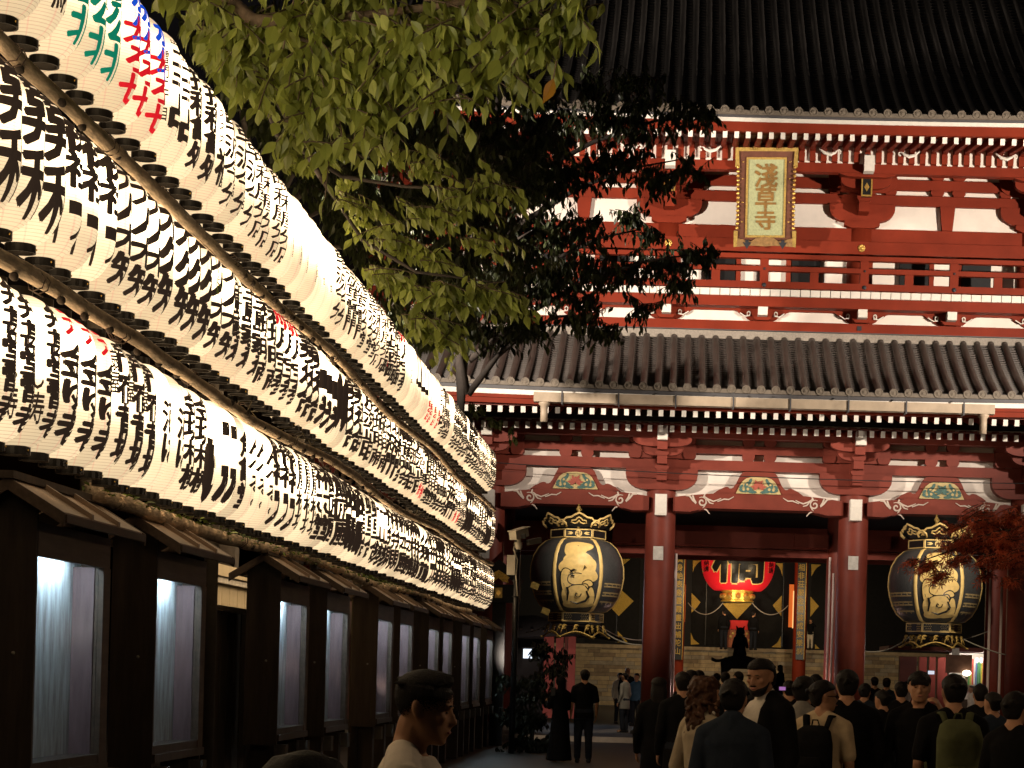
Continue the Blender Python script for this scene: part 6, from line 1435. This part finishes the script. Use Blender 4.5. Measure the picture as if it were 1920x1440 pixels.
def backpack(par, s, label, mat, w=.16, d=.15, h=.5, zc=1.14):
    o = thing('backpack', label, 'backpack', par.location, par.rotation_euler[2], track=False)
    m = MB(); z0 = (zc-h/2)*s; z1 = (zc+h/2)*s; y0 = -.135*s
    m.loft([(z0,y0,y0-d*.8*s,w*.8*s),(z0+.06*s,y0,y0-d*s,w*s),(z1-.14*s,y0,y0-d*s,w*s),(z1-.04*s,y0,y0-d*.75*s,w*.85*s),(z1,y0-.02*s,y0-d*.4*s,w*.5*s)], 20, .75); blob('pack_body', m, .011, mat, o, 3)
    m = MB(); m.loft([(z0+.05*s,y0-d*.8*s,y0-(d+.045)*s,w*.72*s),(z0+.2*s,y0-d*.8*s,y0-(d+.05)*s,w*.75*s),(z0+.26*s,y0-d*.8*s,y0-(d+.02)*s,w*.6*s)], 16, .7); blob('front_pocket', m, .011, mat, o, 2)
    for sd in (-1,1):
        m = MB(); m.smooth = True; m.tube([(sd*.075*s,y0-.01*s,(zc+h*.42)*s),(sd*.1*s,-.1*s,1.46*s),(sd*.115*s,.02*s,1.455*s),(sd*.13*s,.135*s,1.32*s),(sd*.15*s,.13*s,1.15*s),(sd*.165*s,-.02*s,.98*s)], .028*s, 8, flat=.5); m.build('shoulder_strap', mat, o)
    m = MB(); m.smooth = True; m.tube([(-.03*s,y0-.02*s,z1),(-.02*s,y0-.03*s,z1+.04*s),(.02*s,y0-.03*s,z1+.04*s),(.03*s,y0-.02*s,z1)], .007*s, 6); m.build('carry_loop', mat, o)
    return o
backpack(g, s, 'black backpack worn over beige T-shirt', BLK)
person('man in grey hooded top behind the one with the black backpack', 1508, 1271, 15.4, R(-20), GRY, JEAN, hair='short', vox=.012, coll=True)
person('broad silhouette in black standing before the right hand red column', 1589, 1259, 15.2, R(0), BLK, JEAN, hair='short', vox=.013, wide=1.15, coat=.1)
person('young man with dark fringe turning towards camera, hand raised beside his face', 1725, 1262, 15.2, R(165), BLK, JEAN, hair='cap', vox=.009, features=True, turn=R(10), arms={-1:((-.34,.1,1.18),(-.2,.2,1.44),.9), 1:((.25,-.03,1.1),(.2,.12,.95))})
g, s, X, AR = person('man in black T-shirt carrying an olive backpack, seen from behind', 1789, 1268, 13.8, R(5), BLK, JEAN, hair='short', sleeve='short', vox=.011, wide=1.05)
backpack(g, s, 'large olive green backpack on the man at lower right', GRN, .165, .2, .58, 1.13)
person('woman in long black dress and headscarf looking at her phone', 1052, 1270, 35.6, R(40), BLK, BLK, hair='hood', dress=True, vox=.016, arms={-1:((-.22,.08,1.12),(-.12,.3,1.22)),1:((.22,.02,1.1),(.05,.25,1.1))})
person('man in dark short sleeved shirt silhouetted against the lit steps', 1097, 1258, 35.8, R(8), BLK, JEAN, hair='short', sleeve='short', vox=.016, H=1.66)
person('person in pale grey coat and dark trousers inside the gate', 1172, 1268, 50.5, R(60), GRY, JEAN, hair='short', vox=.02, coat=.12, H=1.5, z0=.11)
person('bald headed person in black standing behind the grey coat', 1177, 1252, 58, R(200), BLK, JEAN, hair='none', vox=.02, z0=.1)
person('person in white shirt half hidden behind the grey coat', 1163, 1262, 59, R(200), TEE, JEAN, hair='short', vox=.02, z0=.1)
person('person in blue shirt at the left edge of middle column', 1194, 1263, 57, R(150), BLUE, JEAN, hair='short', vox=.02, z0=.1)
person('long haired dark silhouette in front of the middle red column', 1236, 1272, 21, R(0), BLK, BLK, hair='long', vox=.014, coat=.25)
person('person in black just right of the middle red column', 1281, 1262, 20, R(10), BLK, JEAN, hair='short', vox=.014, coat=.1)
crowd = [(1311,1258,30,TEE,'pale shirt'),(1296,1258,27,BLK,'black'),(1344,1263,44,NAVY,'navy'),(1360,1261,34,BLK,'black'),(1385,1260,38,NAVY,'navy'),(1640,1270,42,BLK,'black'),(1663,1272,40,NAVY,'navy'),(1690,1280,24,BLK,'black'),(1622,1283,26,NAVY,'navy'),(1655,1296,22,BLK,'black'),(1838,1285,22,BLK,'black'),(1862,1300,19,NAVY,'navy'),(1480,1278,24,BLK,'black'),(1530,1266,27,BLK,'black'),(1905,1300,13,BLK,'black')]
where = ['right of the middle column near the back','left part of the crowd beside the pale shirt','far back left of the incense burner','below the incense burner roof tip','directly under the incense burner','right of the column far back','second right of the column far back','behind the young man with raised hand','low right of the big silhouette','lower, between silhouette and turning man','right of the olive backpack','second right of the olive backpack','between bearded man and grey hooded top','behind the glasses wearer','at the bottom right corner of the frame']
for (x,y,Y,c_,cn),w in zip(crowd, where):
    person('crowd member in %s %s' % (cn, w), x, y, Y, R(rnd.uniform(-40,40)), c_, JEAN, hair=rnd.choice(('short','short','cap')), vox=.016 if Y < 30 else .022, wide=rnd.uniform(.95,1.1))
person('stall keeper in white beside the coloured amulets', 1838, 1274, 60.6, R(120), TEE, JEAN, hair='short', vox=.022, z0=.1, H=1.5)
person('customer in white at the bright stall', 1700, 1274, 60.2, R(100), TEE, JEAN, hair='short', vox=.022, z0=.1, H=1.5)
person('second customer in white cap at the stall', 1822, 1280, 59.8, R(100), TEE, JEAN, hair='short', vox=.022, z0=.1, H=1.42)
person('visitor in black at the left of the offertory box', 1358, 1153, 93.2, R(20), BLK, JEAN, hair='short', vox=.022, z0=ZP-.1, H=1.85)
person('visitor in black at the right of the offertory box', 1413, 1158, 93.2, R(-30), BLK, JEAN, hair='short', vox=.022, z0=ZP-.1, H=1.8)
person('woman in pale trousers with raised arms on the hall podium', 1520, 1170, 93.5, R(170), BLK, cloth((.5,.44,.36),'white_trousers'), hair='long', vox=.022, z0=ZP, H=1.45, arms={1:((.28,.05,1.3),(.24,.1,1.5)),-1:((-.28,.05,1.3),(-.1,.1,1.5))})
person('woman in black with long hair before the podium stones', 1463, 1243, 72, R(60), BLK, JEAN, hair='long', vox=.022, H=2.05-.3, z0=.3)
person('woman in cream top beside the long haired woman in black', 1449, 1242, 72.5, R(80), CREAM, JEAN, hair='short', vox=.022, H=2.05-.3, z0=.3)
# phones held up in the crowd
PH = EM('phone_glow', (.8,.85,1), .8)
for x,y,Y,l in ((1746,1261,30,'lit phone screen held up behind the turning young man'),(1467,1291,13.4,'phone with pink screen glow beside the bearded man')):
    a = at(x,y,Y); w_ = 12*Y/F/2
    o = thing('phone', l, 'phone', a); MB().b2(a.x-w_-.008,a.x+w_+.008,Y,Y+.012,a.z-w_*.55-.006,a.z+w_*.55+.006).build('phone_case', BLACK, o); MB().b2(a.x-w_,a.x+w_,Y-.002,Y-.0005,a.z-w_*.55,a.z+w_*.55).build('phone_screen', PH if Y > 20 else EM('pink_glow',(.6,.25,.7),.5), o)
a = at(1037,1297,35.3); o = thing('phone', 'dark phone held by the woman in headscarf', 'phone', a); MB().b2(a.x-.04,a.x+.04,35.3,35.31,a.z-.07,a.z+.07).build('phone_case', BLACK, o)
